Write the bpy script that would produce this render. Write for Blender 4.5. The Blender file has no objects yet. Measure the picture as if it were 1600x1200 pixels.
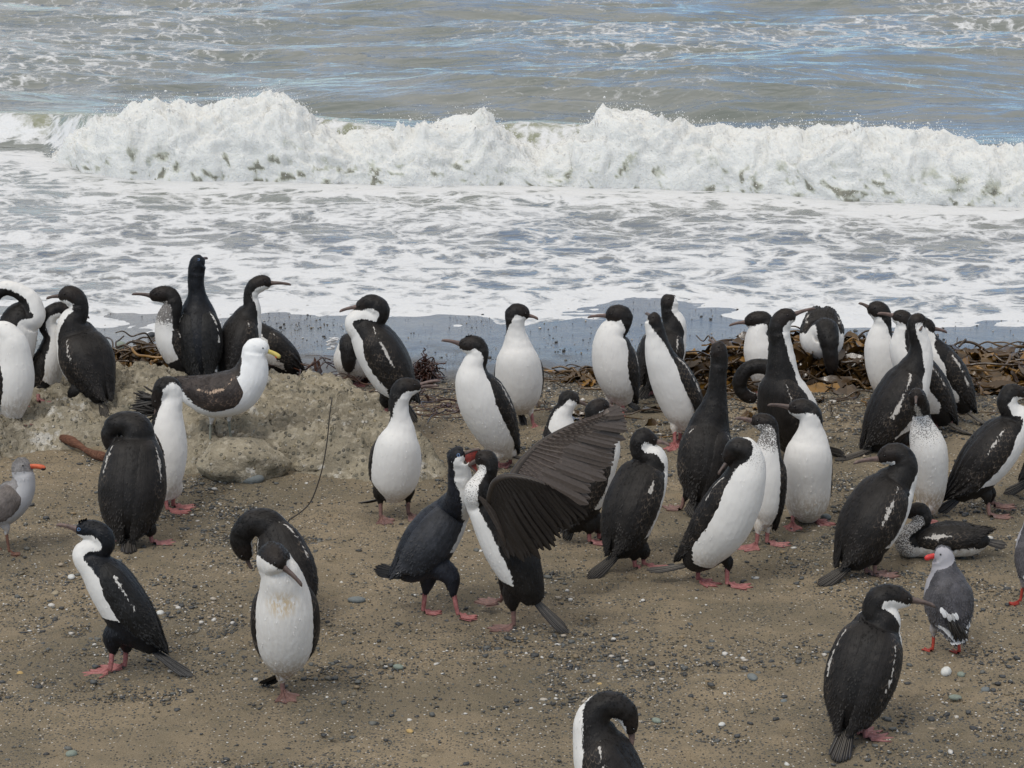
import bpy, math, random
import numpy as np
from math import radians as R, sin, cos, tan, pi, atan

# ------------------------------------------------------------------ camera, sky, sun
sc = bpy.context.scene
COL = sc.collection
HC, FPX, PITCH = 3.15, 4000.0, atan(950/4000)
cd = bpy.data.cameras.new('camera'); cam = bpy.data.objects.new('camera', cd); COL.objects.link(cam)
cam.location = (0, 0, HC); cam.rotation_euler = (pi/2-PITCH, 0, 0)
cd.sensor_width = 36; cd.lens = 90; cd.clip_start = .1; cd.clip_end = 3000
sc.camera = cam

SUN_EL, SUN_AZ = 52, -150       # azimuth: degrees clockwise from +Y (behind the camera, to its left)
w = bpy.data.worlds.new('World'); sc.world = w; w.use_nodes = True
nt = w.node_tree; nt.nodes.clear()
def nn(t, typ, **kw):
    n = t.nodes.new(typ)
    for k, v in kw.items(): setattr(n, k, v)
    return n
out = nn(nt, 'ShaderNodeOutputWorld'); bg = nn(nt, 'ShaderNodeBackground'); bg.inputs[1].default_value = .11
sky = nn(nt, 'ShaderNodeTexSky', sky_type='NISHITA', sun_disc=False)
sky.sun_elevation = R(SUN_EL); sky.sun_rotation = R(SUN_AZ); sky.dust_density = .2; sky.ozone_density = 2.2
tc = nn(nt, 'ShaderNodeTexCoord'); mp = nn(nt, 'ShaderNodeMapping'); mp.inputs['Scale'].default_value = (1, 1, 3.2)
nz = nn(nt, 'ShaderNodeTexNoise'); nz.inputs['Scale'].default_value = 1.9; nz.inputs['Detail'].default_value = 7
cr = nn(nt, 'ShaderNodeValToRGB'); cr.color_ramp.elements[0].position = .42; cr.color_ramp.elements[1].position = .58
mx = nn(nt, 'ShaderNodeMix', data_type='RGBA'); mx.inputs[7].default_value = (7.0, 6.75, 6.45, 1)
nt.links.new(tc.outputs['Generated'], mp.inputs[0]); nt.links.new(mp.outputs[0], nz.inputs[0])
sx = nn(nt, 'ShaderNodeSeparateXYZ'); nt.links.new(tc.outputs['Generated'], sx.inputs[0])
el = nn(nt, 'ShaderNodeMath', operation='MULTIPLY_ADD'); nt.links.new(sx.outputs[2], el.inputs[0]); el.inputs[1].default_value = .38; el.inputs[2].default_value = -.135
ad = nn(nt, 'ShaderNodeMath', operation='ADD'); nt.links.new(nz.outputs[0], ad.inputs[0]); nt.links.new(el.outputs[0], ad.inputs[1])
tint = nn(nt, 'ShaderNodeMix', data_type='RGBA', blend_type='MULTIPLY'); tint.inputs[0].default_value = 1; tint.inputs[7].default_value = (.80, .96, 1.14, 1)
nt.links.new(sky.outputs[0], tint.inputs[6])
nt.links.new(ad.outputs[0], cr.inputs[0]); nt.links.new(cr.outputs[0], mx.inputs[0])
nt.links.new(tint.outputs[2], mx.inputs[6]); nt.links.new(mx.outputs[2], bg.inputs[0]); nt.links.new(bg.outputs[0], out.inputs[0])

sd = bpy.data.lights.new('sun', 'SUN'); sd.energy = 1.3; sd.angle = R(15); sd.color = (1, .965, .91)
so = bpy.data.objects.new('sun', sd); COL.objects.link(so)
so.rotation_euler = (R(90-SUN_EL), 0, R(-SUN_AZ+180)); so.location = (0, 0, 30)
# sun lamp shines along its local -Z; pointing from azimuth SUN_AZ down onto the beach
sc.view_settings.view_transform = 'Standard'; sc.view_settings.look = 'None'
sc.view_settings.exposure = .28; sc.view_settings.gamma = 1
sc.cycles.max_bounces = 6; sc.cycles.diffuse_bounces = 3; sc.cycles.glossy_bounces = 2; sc.cycles.transparent_max_bounces = 4
sc.cycles.use_denoising = True

# ------------------------------------------------------------------ maths helpers
rng = np.random.default_rng(7); random.seed(7)
FW = np.array([0, cos(PITCH), -sin(PITCH)]); UPV = np.array([0, sin(PITCH), cos(PITCH)]); RT = np.array([1., 0, 0])
CAM = np.array([0, 0, HC]); U = np.array([0, 0, 1.])
def ray(px, py): return FW+RT*((px-800)/FPX)-UPV*((py-600)/FPX)
def at_plane(px, py, Y):
    d = ray(px, py); return CAM+d*(Y/d[1])
def zplane(px, py, z=0.):
    d = ray(px, py); return CAM+d*((z-HC)/d[2])
def nrm(v): return v/(np.linalg.norm(v)+1e-12)
def sstep(a, b, x):
    t = np.clip((x-a)/(b-a), 0, 1); return t*t*(3-2*t)
def _h(ix, iy, iz, seed):
    h = (ix.astype(np.int64)*374761393+iy.astype(np.int64)*668265263+iz.astype(np.int64)*2147483647+seed*1274126177) & 0xffffffff
    h = ((h ^ (h >> 13))*1274126177) & 0xffffffff
    h = ((h ^ (h >> 15))*2246822519) & 0xffffffff
    return h ^ (h >> 16)
def noise(p, seed=0):
    p = np.asarray(p, float); i = np.floor(p).astype(np.int64); f = p-i
    u = f*f*f*(f*(f*6-15)+10); r = np.zeros(p.shape[0])
    for dx in (0, 1):
        for dy in (0, 1):
            for dz in (0, 1):
                h = _h(i[:, 0]+dx, i[:, 1]+dy, i[:, 2]+dz, seed)
                gx = (h & 1023)/511.5-1; gy = ((h >> 10) & 1023)/511.5-1; gz = ((h >> 20) & 1023)/511.5-1
                v = gx*(f[:, 0]-dx)+gy*(f[:, 1]-dy)+gz*(f[:, 2]-dz)
                r += v*(u[:, 0] if dx else 1-u[:, 0])*(u[:, 1] if dy else 1-u[:, 1])*(u[:, 2] if dz else 1-u[:, 2])
    return r*1.5
def fbm(p, o=4, seed=0, g=.5, ridged=False):
    p = np.asarray(p, float); a = 1; s = np.zeros(p.shape[0])
    for k in range(o):
        n = noise(p*2**k, seed+k*17)
        if ridged: n = 1-2*np.abs(n)
        s += a*n; a *= g
    return s
def P3(x, y, z=None):
    x = np.asarray(x, float); return np.stack([x.ravel(), np.asarray(y, float).ravel(), (np.zeros(x.size) if z is None else np.asarray(z, float).ravel())], 1)

# ------------------------------------------------------------------ mesh helpers
def mesh(name, V, F, mats=(), parent=None, smooth=True, attrs=None, midx=None, uv=None):
    """V (n,3) array; F (m,k) array or list of tuples"""
    me = bpy.data.meshes.new(name)
    V = np.asarray(V, np.float32)
    if isinstance(F, np.ndarray):
        k = F.shape[1]; me.vertices.add(len(V)); me.vertices.foreach_set('co', V.ravel())
        me.loops.add(F.size); me.loops.foreach_set('vertex_index', F.astype(np.int32).ravel())
        me.polygons.add(len(F)); me.polygons.foreach_set('loop_start', np.arange(0, F.size, k, dtype=np.int32))
        me.update(calc_edges=True)
    else:
        me.from_pydata(V.tolist(), [], F); me.update()
    for m in (mats if isinstance(mats, (list, tuple)) else [mats]): me.materials.append(m)
    me.polygons.foreach_set('use_smooth', np.full(len(me.polygons), smooth))
    if midx is not None: me.polygons.foreach_set('material_index', np.asarray(midx, np.int32))
    for k_, a in (attrs or {}).items():
        a = np.asarray(a, np.float32)
        if a.ndim == 1: at = me.attributes.new(k_, 'FLOAT', 'POINT'); at.data.foreach_set('value', a)
        else: at = me.attributes.new(k_, 'FLOAT_VECTOR', 'POINT'); at.data.foreach_set('vector', a.ravel())
    me.validate()
    o = bpy.data.objects.new(name, me); COL.objects.link(o)
    if parent is not None: o.parent = parent
    return o
def grid_faces(n, m, wrap=False, off=0):
    i = np.arange(n-1)[:, None]; j = np.arange(m if wrap else m-1)[None, :]; j2 = (j+1) % m
    a = i*m+j; b = i*m+j2; c = (i+1)*m+j2; d = (i+1)*m+j
    return np.stack([a.ravel(), b.ravel(), c.ravel(), d.ravel()], 1)+off
class MB:
    def __init__(s): s.V = []; s.F = []; s.M = []; s.n = 0; s.A = {}
    def add(s, V, F, mi=0, **at):
        V = np.asarray(V, float)
        s.V.append(V); s.F += [tuple(int(q)+s.n for q in f) for f in F]; s.M += [mi]*len(F)
        for k, v in at.items(): s.A.setdefault(k, []).append((s.n, np.broadcast_to(np.asarray(v, float), (len(V),)+np.asarray(v, float).shape[1:] if np.asarray(v).ndim > 1 else (len(V),))))
        s.n += len(V)
    def build(s, name, mats, parent=None, smooth=True, defaults=None):
        at = {}
        for k, L in s.A.items():
            arr = np.full((s.n,), (defaults or {}).get(k, 0.))
            for o, v in L: arr[o:o+len(v)] = v
            at[k] = arr
        return mesh(name, np.concatenate(s.V), s.F, mats, parent, smooth, at, s.M)
def tube(C, Rr, K=12, D0=None, flat=1., cap=True):
    """round tube through points C with radii Rr -> V, F"""
    C = np.asarray(C, float); n = len(C); Rr = np.broadcast_to(np.asarray(Rr, float), (n,))
    T = np.gradient(C, axis=0); T /= np.linalg.norm(T, axis=1)[:, None]+1e-9
    D = D0 if D0 is not None else (U if abs(T[0][2]) < .9 else RT)
    V = []
    a = np.linspace(0, 2*pi, K, endpoint=False)
    for i in range(n):
        D = nrm(D-T[i]*np.dot(D, T[i])); L = np.cross(D, T[i])
        V.append(C[i]+Rr[i]*(np.cos(a)[:, None]*D*flat+np.sin(a)[:, None]*L))
    V = np.concatenate(V); F = [tuple(f) for f in grid_faces(n, K, True)]
    if cap:
        V = np.concatenate([V, C[:1], C[-1:]]); c0 = len(V)-2
        F += [(c0, (j+1) % K, j) for j in range(K)]+[(c0+1, (n-1)*K+j, (n-1)*K+(j+1) % K) for j in range(K)]
    return V, F
def catmull(Pn, m=8):
    Pn = np.asarray(Pn, float); n = len(Pn)
    Q = np.concatenate([[2*Pn[0]-Pn[1]], Pn, [2*Pn[-1]-Pn[-2]]]); o = []; tau = []
    for i in range(n-1):
        p0, p1, p2, p3 = Q[i:i+4]
        for k in range(m if i < n-2 else m+1):
            t = k/m; tau.append(i+t)
            o.append(.5*((2*p1)+(-p0+p2)*t+(2*p0-5*p1+4*p2-p3)*t*t+(-p0+3*p1-3*p2+p3)*t**3))
    return np.array(o), np.array(tau)
def tag(o, label=None, cat=None, group=None, kind=None):
    if label: o['label'] = label
    if cat: o['category'] = cat
    if group: o['group'] = group
    if kind: o['kind'] = kind
    return o
def empty(name, loc):
    o = bpy.data.objects.new(name, None); COL.objects.link(o); o.location = tuple(loc); o.empty_display_size = .05; return o

# ------------------------------------------------------------------ material helpers
class MT:
    """small node builder"""
    def __init__(s, name):
        s.m = bpy.data.materials.new(name); s.m.use_nodes = True; s.t = s.m.node_tree
        s.p = s.t.nodes['Principled BSDF']; s.o = s.t.nodes['Material Output']
    def n(s, typ, **kw): return nn(s.t, typ, **kw)
    def l(s, a, b): s.t.links.new(a, b)
    def val(s, x, sock):
        if hasattr(x, 'is_linked') or isinstance(x, bpy.types.NodeSocket): s.l(x, sock)
        else: sock.default_value = x
    def math(s, op, a, b=0., c=None, clamp=False):
        n = s.n('ShaderNodeMath', operation=op, use_clamp=clamp); s.val(a, n.inputs[0]); s.val(b, n.inputs[1])
        if c is not None: s.val(c, n.inputs[2])
        return n.outputs[0]
    def sstep(s, a, b, x):
        n = s.n('ShaderNodeMapRange', interpolation_type='SMOOTHSTEP'); s.val(x, n.inputs[0]); s.val(a, n.inputs[1]); s.val(b, n.inputs[2]); return n.outputs[0]
    def mix(s, f, a, b):
        n = s.n('ShaderNodeMix', data_type='RGBA'); s.val(f, n.inputs[0])
        for x, k in ((a, 6), (b, 7)): s.val(x if not isinstance(x, tuple) else (*x[:3], 1), n.inputs[k])
        return n.outputs[2]
    def attr(s, name, typ='GEOMETRY'):
        n = s.n('ShaderNodeAttribute', attribute_name=name, attribute_type=typ); return n
    def coord(s, scale=(1, 1, 1), kind='Object'):
        tc_ = s.n('ShaderNodeTexCoord'); m = s.n('ShaderNodeMapping'); m.inputs['Scale'].default_value = scale
        s.l(tc_.outputs[kind], m.inputs[0]); return m.outputs[0]
    def noise(s, v, scale, detail=3, rough=.5, dist=0.):
        n = s.n('ShaderNodeTexNoise'); s.l(v, n.inputs['Vector']); n.inputs['Scale'].default_value = scale
        n.inputs['Detail'].default_value = detail; n.inputs['Roughness'].default_value = rough; n.inputs['Distortion'].default_value = dist
        return n
    def vor(s, v, scale, feature='F1', rnd=1.):
        n = s.n('ShaderNodeTexVoronoi', feature=feature); s.l(v, n.inputs['Vector']); n.inputs['Scale'].default_value = scale
        n.inputs['Randomness'].default_value = rnd; return n
    def ramp(s, x, stops):
        n = s.n('ShaderNodeValToRGB'); s.l(x, n.inputs[0]); e = n.color_ramp.elements
        while len(e) < len(stops): e.new(.5)
        for q, (p_, c_) in zip(e, stops): q.position = p_; q.color = (*c_, 1)
        return n.outputs[0]
    def bump(s, h, strength=.4, dist=.01, prev=None):
        n = s.n('ShaderNodeBump'); s.l(h, n.inputs['Height']); n.inputs['Strength'].default_value = strength; n.inputs['Distance'].default_value = dist
        if prev is not None: s.l(prev, n.inputs['Normal'])
        return n.outputs[0]
    def fin(s, color=None, rough=None, normal=None, spec=None):
        if color is not None: s.val(color if not isinstance(color, tuple) else (*color[:3], 1), s.p.inputs['Base Color'])
        if rough is not None: s.val(rough, s.p.inputs['Roughness'])
        if normal is not None: s.l(normal, s.p.inputs['Normal'])
        if spec is not None: s.val(spec, s.p.inputs['Specular IOR Level'])
        return s.m

# ------------------------------------------------------------------ terrain functions
ROCK = [zplane(x, y)[:2] for x, y in [(-420, 640), (-100, 616), (150, 612), (380, 608), (560, 616), (640, 662), (706, 735), (650, 762), (520, 748), (400, 736),
        (290, 742), (250, 726), (150, 702), (60, 706), (-80, 735), (-420, 770)]]
ROCK = np.array(ROCK)
def poly_sdf(x, y, P):
    """positive inside"""
    d = np.full(x.shape, 1e9); ins = np.zeros(x.shape, bool); n = len(P)
    for i in range(n):
        a = P[i]; b = P[(i+1) % n]; ex, ey = b-a
        wx, wy = x-a[0], y-a[1]; t = np.clip((wx*ex+wy*ey)/(ex*ex+ey*ey), 0, 1)
        d = np.minimum(d, np.hypot(wx-ex*t, wy-ey*t))
        c = ((a[1] > y) != (b[1] > y)) & (x < (b[0]-a[0])*(y-a[1])/(b[1]-a[1]+1e-12)+a[0]); ins ^= c
    return np.where(ins, d, -d)
SEA = -.107
def beach_z(x, y):
    x = np.asarray(x, float); y = np.asarray(y, float)
    z = -.03*np.maximum(0, y-12.2)**1.0
    z = np.where(y > 18, -.03*5.8-.15*(y-18), z)
    z = z+.012*noise(P3(x*.9, y*.9), 3).reshape(x.shape)+.004*noise(P3(x*4, y*4), 4).reshape(x.shape)*(y < 40)
    # a few soft scrapes and footprints
    return z
def rock_z(x, y):
    x = np.asarray(x, float); y = np.asarray(y, float); s = poly_sdf(x, y, ROCK)
    s = s+.05*noise(P3(x*3, y*3), 21).reshape(x.shape)
    h = .135*sstep(-.02, .20, s)+.03*sstep(.2, .5, s)
    h = h*(1+.25*noise(P3(x*1.3+7, y*1.6), 22).reshape(x.shape))
    return h-.02
def ground(x, y):
    x = np.atleast_1d(np.asarray(x, float)); y = np.atleast_1d(np.asarray(y, float))
    return np.maximum(beach_z(x, y), rock_z(x, y)+beach_z(x, y))
def ghit(px, py):
    d = ray(px, py); ts = np.linspace(5, 22, 1500); p = CAM+ts[:, None]*d
    k = np.argmax(p[:, 2] < ground(p[:, 0], p[:, 1])); 
    return p[k]

# ------------------------------------------------------------------ sand
def mat_sand():
    m = MT('wet_sand'); v = m.coord()
    big = m.noise(v, 1.1, 4, .6).outputs[0]; mid = m.noise(v, 9, 5, .6).outputs[0]; fine = m.noise(v, 260, 2, .7).outputs[0]
    base = m.mix(m.sstep(.35, .65, big), (.240, .190, .124), (.138, .115, .078))
    base = m.mix(m.math('MULTIPLY', m.sstep(.4, .75, mid), .6), base, (.110, .095, .062))
    base = m.mix(m.math('MULTIPLY', m.sstep(.52, .72, fine), .45), base, (.38, .32, .24))
    base = m.mix(m.math('MULTIPLY', m.sstep(.5, .3, fine), .6), base, (.06, .05, .038))
    # grit: cells of many stones, denser in patches
    g = m.vor(v, 95); patch = m.noise(v, 2.3, 5, .65).outputs[0]
    sep = m.n('ShaderNodeSeparateColor'); m.l(g.outputs['Color'], sep.inputs[0])
    thr = m.math('ADD', .22, m.math('MULTIPLY', m.sstep(.36, .60, patch), .60))
    on = m.math('MULTIPLY', m.math('LESS_THAN', sep.outputs[0], thr), m.sstep(.42, .30, g.outputs['Distance']))
    gc = m.ramp(sep.outputs[1], [(0, (.03, .032, .034)), (.45, (.075, .08, .082)), (.7, (.14, .13, .105)), (.86, (.26, .2, .12)), (.97, (.55, .52, .47))])
    base = m.mix(on, base, gc)
    # wetness towards the water
    geo = m.n('ShaderNodeNewGeometry'); sp = m.n('ShaderNodeSeparateXYZ'); m.l(geo.outputs['Position'], sp.inputs[0])
    yy = m.math('ADD', sp.outputs[1], m.math('MULTIPLY', m.math('SUBTRACT', m.noise(v, .9, 4, .6).outputs[0], .5), 1.3))
    wet = m.sstep(12.9, 13.9, yy)
    base = m.mix(m.math('MULTIPLY', wet, .8), base, (.045, .045, .043))
    film = m.sstep(13.7, 14.5, m.math('ADD', yy, m.math('MULTIPLY', m.math('SUBTRACT', m.noise(v, 5, 4).outputs[0], .5), 1.6)))
    rough = m.math('SUBTRACT', m.math('SUBTRACT', .92, m.math('MULTIPLY', wet, .45)), m.math('MULTIPLY', film, .40))
    h = m.math('ADD', m.math('MULTIPLY', fine, .35), m.math('ADD', m.math('MULTIPLY', mid, 1.4), m.math('MULTIPLY', on, .6)))
    st = m.n('ShaderNodeBump'); m.l(h, st.inputs['Height']); st.inputs['Distance'].default_value = .006
    m.l(m.math('SUBTRACT', .85, m.math('MULTIPLY', film, .45)), st.inputs['Strength'])
    return m.fin(base, rough, st.outputs[0], m.math('ADD', .25, m.math('MULTIPLY', wet, .45)))
M_SAND = mat_sand()
xs = np.concatenate([-np.geomspace(400, 4.2, 26), np.arange(-4.1, 4.11, .045), np.geomspace(4.2, 400, 26)])
ys = np.concatenate([-np.geomspace(60, .5, 14), np.arange(0, 7, .25), np.arange(7, 17.5, .045), np.arange(17.6, 24, .4)])
X, Y = np.meshgrid(xs, ys)
Z = beach_z(X, Y)
clod = fbm(P3(X*7, Y*7), 3, 55).reshape(X.shape)
Z = Z+.006*clod*((X > -4.2) & (X < 4.2))*(Y < 14.5)
# scattered foot-scuffs
for k in range(170):
    x0, y0 = rng.uniform(-3, 3), rng.uniform(7.6, 13.0); rr = rng.uniform(.025, .06)
    m_ = (abs(X-x0) < .25) & (abs(Y-y0) < .25); q = np.hypot(X[m_]-x0, (Y[m_]-y0)*.8)/rr
    Z[m_] += .015*(-np.exp(-q*q)+.7*np.exp(-(q-1.6)**2*3))
o = mesh('beach', np.stack([X.ravel(), Y.ravel(), Z.ravel()], 1), grid_faces(*X.shape), M_SAND); tag(o, kind='structure')
def beach_mesh_z(x, y): return float(ground(x, y)[0])

# ------------------------------------------------------------------ sea
def interp_px(tab, x): return np.interp(x, [a for a, b in tab], [b for a, b in tab])
CRESTPX = [(-600, 215), (0, 245), (45, 235), (80, 205), (120, 185), (200, 163), (300, 162), (350, 152), (430, 146), (470, 168), (500, 195), (540, 212), (600, 200), (700, 190), (760, 172), (800, 205), (840, 238),
           (890, 215), (940, 172), (1000, 166), (1050, 186), (1150, 203), (1210, 203), (1280, 192), (1350, 206), (1430, 204), (1500, 225), (1600, 222), (2200, 215)]
RIDGEPX = [(-600, 175), (0, 178), (100, 180), (300, 175), (450, 180), (520, 188), (600, 200), (700, 205), (800, 192), (860, 190), (940, 195), (1050, 205), (1200, 215), (1600, 240), (2200, 240)]
BASEPX = [(-600, 235), (0, 243), (60, 258), (110, 272), (200, 284), (400, 286), (600, 293), (800, 292), (1000, 297), (1200, 306), (1300, 318), (1600, 328), (2200, 335)]
def px_of_x(x, Yd): return 800+x/(Yd*cos(PITCH)+HC*sin(PITCH))*FPX
def z_at(py, Yd): # height seen at pixel row py at distance Yd
    d2 = FW[2]-UPV[2]*((py-600)/FPX); d1 = FW[1]-UPV[1]*((py-600)/FPX); return HC+d2/d1*Yd
def y_ground(py, z):
    d2 = FW[2]-UPV[2]*((py-600)/FPX); d1 = FW[1]-UPV[1]*((py-600)/FPX); return (z-HC)/(d2/d1)
def breaker(x):
    """front base distance, foam crest height and water ridge height over sea level at world x"""
    px = px_of_x(x, 20.8); yb = y_ground(interp_px(BASEPX, px), SEA)
    hc = z_at(interp_px(CRESTPX, px), yb+.62); hr = z_at(interp_px(RIDGEPX, px), yb+.95)
    return yb, hc, hr
def sea_z(X, Y):
    sh = X.shape; x = X.ravel(); y = Y.ravel()
    yb, hc, hr = breaker(x)
    far = sstep(0, 3, y-(yb+1.2)); fade = 1/(1+np.maximum(0, y-70)/60)
    z = np.full(x.shape, SEA)
    # chop behind the breaker: long oblique wavelets, sharpened crests
    yo = y+.10*x
    a = noise(P3(x*.16, yo*.42, 0*x), 31); b = 1-np.abs(noise(P3(x*.42+.3*a, yo*1.15+a), 32))*2; c = 1-np.abs(noise(P3(x*1.0, yo*2.6+b*.3), 33))*2; d = noise(P3(x*2.6, yo*6), 34)
    z += far*fade*(.30*a+.075*b+.022*c+.006*d)
    # ridge of the breaking wave
    t = y-(yb+.95)
    prof = np.where(t < 0, np.exp(-(t/.34)**2), np.exp(-(t/1.15)**2))
    z += (hr-SEA)*prof*(1+.03*noise(P3(x*1.5, y*2), 35))
    # wash in front: low bores and small lumps
    near = sstep(.25, -.4, y-yb)
    e = 1-np.abs(noise(P3(x*.55, y*1.3), 36))*2; f = noise(P3(x*2.2, y*3.4), 37); g = noise(P3(x*6, y*8), 38)
    z += near*(.020*e+.012*f+.006*g+.004*noise(P3(x*13, y*16), 39)+.02*sstep(16, 20, y))
    z += .010*noise(P3(x*.55, y*0+3), 40)+.005*noise(P3(x*2.4, y*0+3), 41)
    return z.reshape(sh)
xs = np.concatenate([-np.geomspace(900, 9.4, 44), np.arange(-9.2, 9.21, .045), np.geomspace(9.4, 900, 44)])
ys = np.concatenate([np.arange(14.4, 23, .03), 23+np.cumsum(np.linspace(.035, .13, 230)), np.geomspace(43, 1600, 90)])
X, Y = np.meshgrid(xs, ys); Z = sea_z(X, Y)
yb, hc, hr = breaker(X.ravel()); yb = yb.reshape(X.shape)
foam = .50*sstep(.5, -.1, Y-yb)
foam += .28*sstep(-1.1, -.1, Y-yb)*sstep(.5, -.1, Y-yb)
edge = (Z-beach_z(X, Y))
foam += .22*sstep(.030, .0, edge)*(Y < 18)+.05*sstep(.085, .02, edge)*(Y < 18)
pn = noise(P3(X*.25, Y*.2), 45).reshape(X.shape)
foam += (Y < 20)*.22*noise(P3(X*.5, Y*.9), 46).reshape(X.shape)
farp = sstep(24, 27, Y)*(.30+.5*pn+.42*sstep(2.0, 6.5, X-(.2*(Y-30)))*sstep(27, 32, Y)+.30*sstep(-1.5, -5, X)*sstep(24, 30, Y)-.10)
foam = np.where(Y > yb+1.3, np.clip(farp*.72, 0, .33), foam)
foam = np.maximum(foam, .50*sstep(.9, .3, np.abs(Y-yb-.45))*(Z > SEA+.03))
crest = sstep(.95, .2, np.abs(Y-yb-.75))*(Z > SEA+.1)
def mat_sea():
    m = MT('sea_water'); v = m.coord()
    wn = m.noise(v, 1.6, 3, .5); add = m.n('ShaderNodeVectorMath', operation='MULTIPLY_ADD'); m.l(wn.outputs['Color'], add.inputs[0]); add.inputs[1].default_value = (.45, .45, 0); m.l(v, add.inputs[2])
    wn2 = m.noise(v, 7, 3, .6); add2 = m.n('ShaderNodeVectorMath', operation='MULTIPLY_ADD'); m.l(wn2.outputs['Color'], add2.inputs[0]); add2.inputs[1].default_value = (.13, .13, 0); m.l(add.outputs[0], add2.inputs[2])
    wv = add2.outputs[0]
    flat = m.n('ShaderNodeMapping'); flat.inputs['Scale'].default_value = (1, 1, 0); m.l(wv, flat.inputs[0]); wv = flat.outputs[0]
    e1 = m.vor(wv, 3.1, 'DISTANCE_TO_EDGE').outputs[0]; e2 = m.vor(wv, 7.5, 'DISTANCE_TO_EDGE').outputs[0]; e3 = m.vor(wv, 17, 'DISTANCE_TO_EDGE').outputs[0]
    l1 = m.math('SUBTRACT', 1., m.math('MULTIPLY', e1, 3.2), clamp=True); l2 = m.math('SUBTRACT', 1., m.math('MULTIPLY', e2, 3.2), clamp=True); l3 = m.math('SUBTRACT', 1., m.math('MULTIPLY', e3, 3.4), clamp=True)
    cl = m.noise(wv, 2.2, 6, .62).outputs[0]; bub = m.noise(v, 55, 3, .7).outputs[0]
    p_ = m.math('ADD', m.math('MULTIPLY', l1, .36), m.math('ADD', m.math('MULTIPLY', l2, .26), m.math('ADD', m.math('MULTIPLY', l3, .12), m.math('MULTIPLY', m.math('SUBTRACT', cl, .28), .85))))
    p_ = m.math('ADD', p_, m.math('MULTIPLY', m.math('SUBTRACT', bub, .5), .22))
    fo = m.attr('foam').outputs['Fac']; th = m.math('SUBTRACT', 1.06, fo)
    d_ = m.math('SUBTRACT', p_, th)
    mask = m.sstep(-.15, .27, d_)
    cre = m.attr('crest').outputs['Fac']
    depth = m.noise(v, .6, 4, .6).outputs[0]
    geo = m.n('ShaderNodeNewGeometry'); sp = m.n('ShaderNodeSeparateXYZ'); m.l(geo.outputs['Position'], sp.inputs[0])
    wat = m.mix(m.sstep(.4, .65, depth), (.128, .145, .130), (.172, .184, .170))
    wat = m.mix(m.sstep(20.5, 18.5, sp.outputs[1]), wat, (.135, .142, .138))
    wat = m.mix(m.math('MULTIPLY', cre, .8), wat, (.24, .25, .165))
    col = m.mix(mask, wat, m.mix(bub, (.52, .53, .53), (.74, .745, .75)))
    rough = m.math('ADD', .07, m.math('MULTIPLY', mask, .6))
    rip = m.n('ShaderNodeMapping'); rip.inputs['Scale'].default_value = (.7, 1.5, 1); m.l(v, rip.inputs[0])
    r1 = m.noise(rip.outputs[0], 4.5, 4, .5, .6).outputs[0]
    b1n = m.n('ShaderNodeBump'); m.l(r1, b1n.inputs['Height']); b1n.inputs['Distance'].default_value = .06; m.l(m.math('ADD', .12, m.math('MULTIPLY', m.sstep(17.5, 22, sp.outputs[1]), .36)), b1n.inputs['Strength']); b1 = b1n.outputs[0]
    b2 = m.bump(m.math('MULTIPLY', mask, m.math('ADD', 1., m.math('MULTIPLY', bub, .6))), .45, .012, b1)
    m.p.inputs['IOR'].default_value = 1.40
    return m.fin(col, rough, b2, .5)
M_SEA = mat_sea()
o = mesh('sea', np.stack([X.ravel(), Y.ravel(), Z.ravel()], 1), grid_faces(*X.shape), M_SEA, attrs={'foam': foam.ravel(), 'crest': crest.ravel()}); tag(o, kind='structure')

# breaker foam: lumpy rolled crest with holes and spray
def mat_foam():
    m = MT('sea_foam'); v = m.coord()
    n1 = m.noise(v, 5, 6, .65).outputs[0]; n2 = m.noise(v, 28, 4, .7).outputs[0]
    hol = m.attr('hole').outputs['Fac']
    thin = m.sstep(.44, .72, m.math('ADD', m.math('MULTIPLY', n1, .75), m.math('MULTIPLY', hol, .5)))
    c = m.mix(m.math('MULTIPLY', thin, .8), (.72, .72, .69), (.44, .45, .36))
    c = m.mix(m.sstep(1.02, 1.38, m.math('ADD', hol, m.math('MULTIPLY', n2, 1.0))), c, (.24, .235, .19))
    m.p.inputs['Subsurface Weight'].default_value = .25; m.p.inputs['Subsurface Radius'].default_value = (.1, .1, .09); m.p.inputs['Subsurface Scale'].default_value = .6
    b = m.bump(m.math('ADD', n1, m.math('MULTIPLY', n2, .5)), .75, .05)
    return m.fin(c, .6, b, .3)
M_FOAM = mat_foam()
ux = np.arange(-12, 12, .022); nv = 62; vv = np.linspace(0, 1, nv)
yb, hc, hr = breaker(ux)
hc = hc+.035*fbm(P3(ux*2.2, ux*0), 4, 60)+.02
yb = yb+.12*fbm(P3(ux*.9, ux*0+4), 3, 61)+.07*fbm(P3(ux*3.5, ux*0+9), 3, 62)
gone = sstep(30, -60, px_of_x(ux, 20.8))
UX, VV = np.meshgrid(ux, vv, indexing='ij'); YB = yb[:, None]; HH = (hc-SEA)[:, None]
ang = VV*pi*1.02
yy = YB+.02+.66*VV**1.25+(-.10*np.sin(np.clip(VV*1.7, 0, 1)*pi)*HH*1.3)
zz = SEA-.03+HH*np.where(VV < .62, np.sin(np.clip(VV/.62, 0, 1)*pi/2)**.85, 1-.75*((VV-.62)/.38)**1.8)
yy = yy+np.where(VV > .62, (VV-.62)*.9, 0)
V = np.stack([UX.ravel(), yy.ravel(), zz.ravel()], 1)
N = np.stack([0*UX.ravel(), -np.cos(ang.ravel()*.85), np.sin(ang.ravel()*.85)+.15], 1); N /= np.linalg.norm(N, axis=1)[:, None]
q = V*np.array([1, 1, 1.15]); wp = q+.25*np.stack([noise(q*2.1, 70), noise(q*2.1, 71), noise(q*2.1, 72)], 1)
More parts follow.
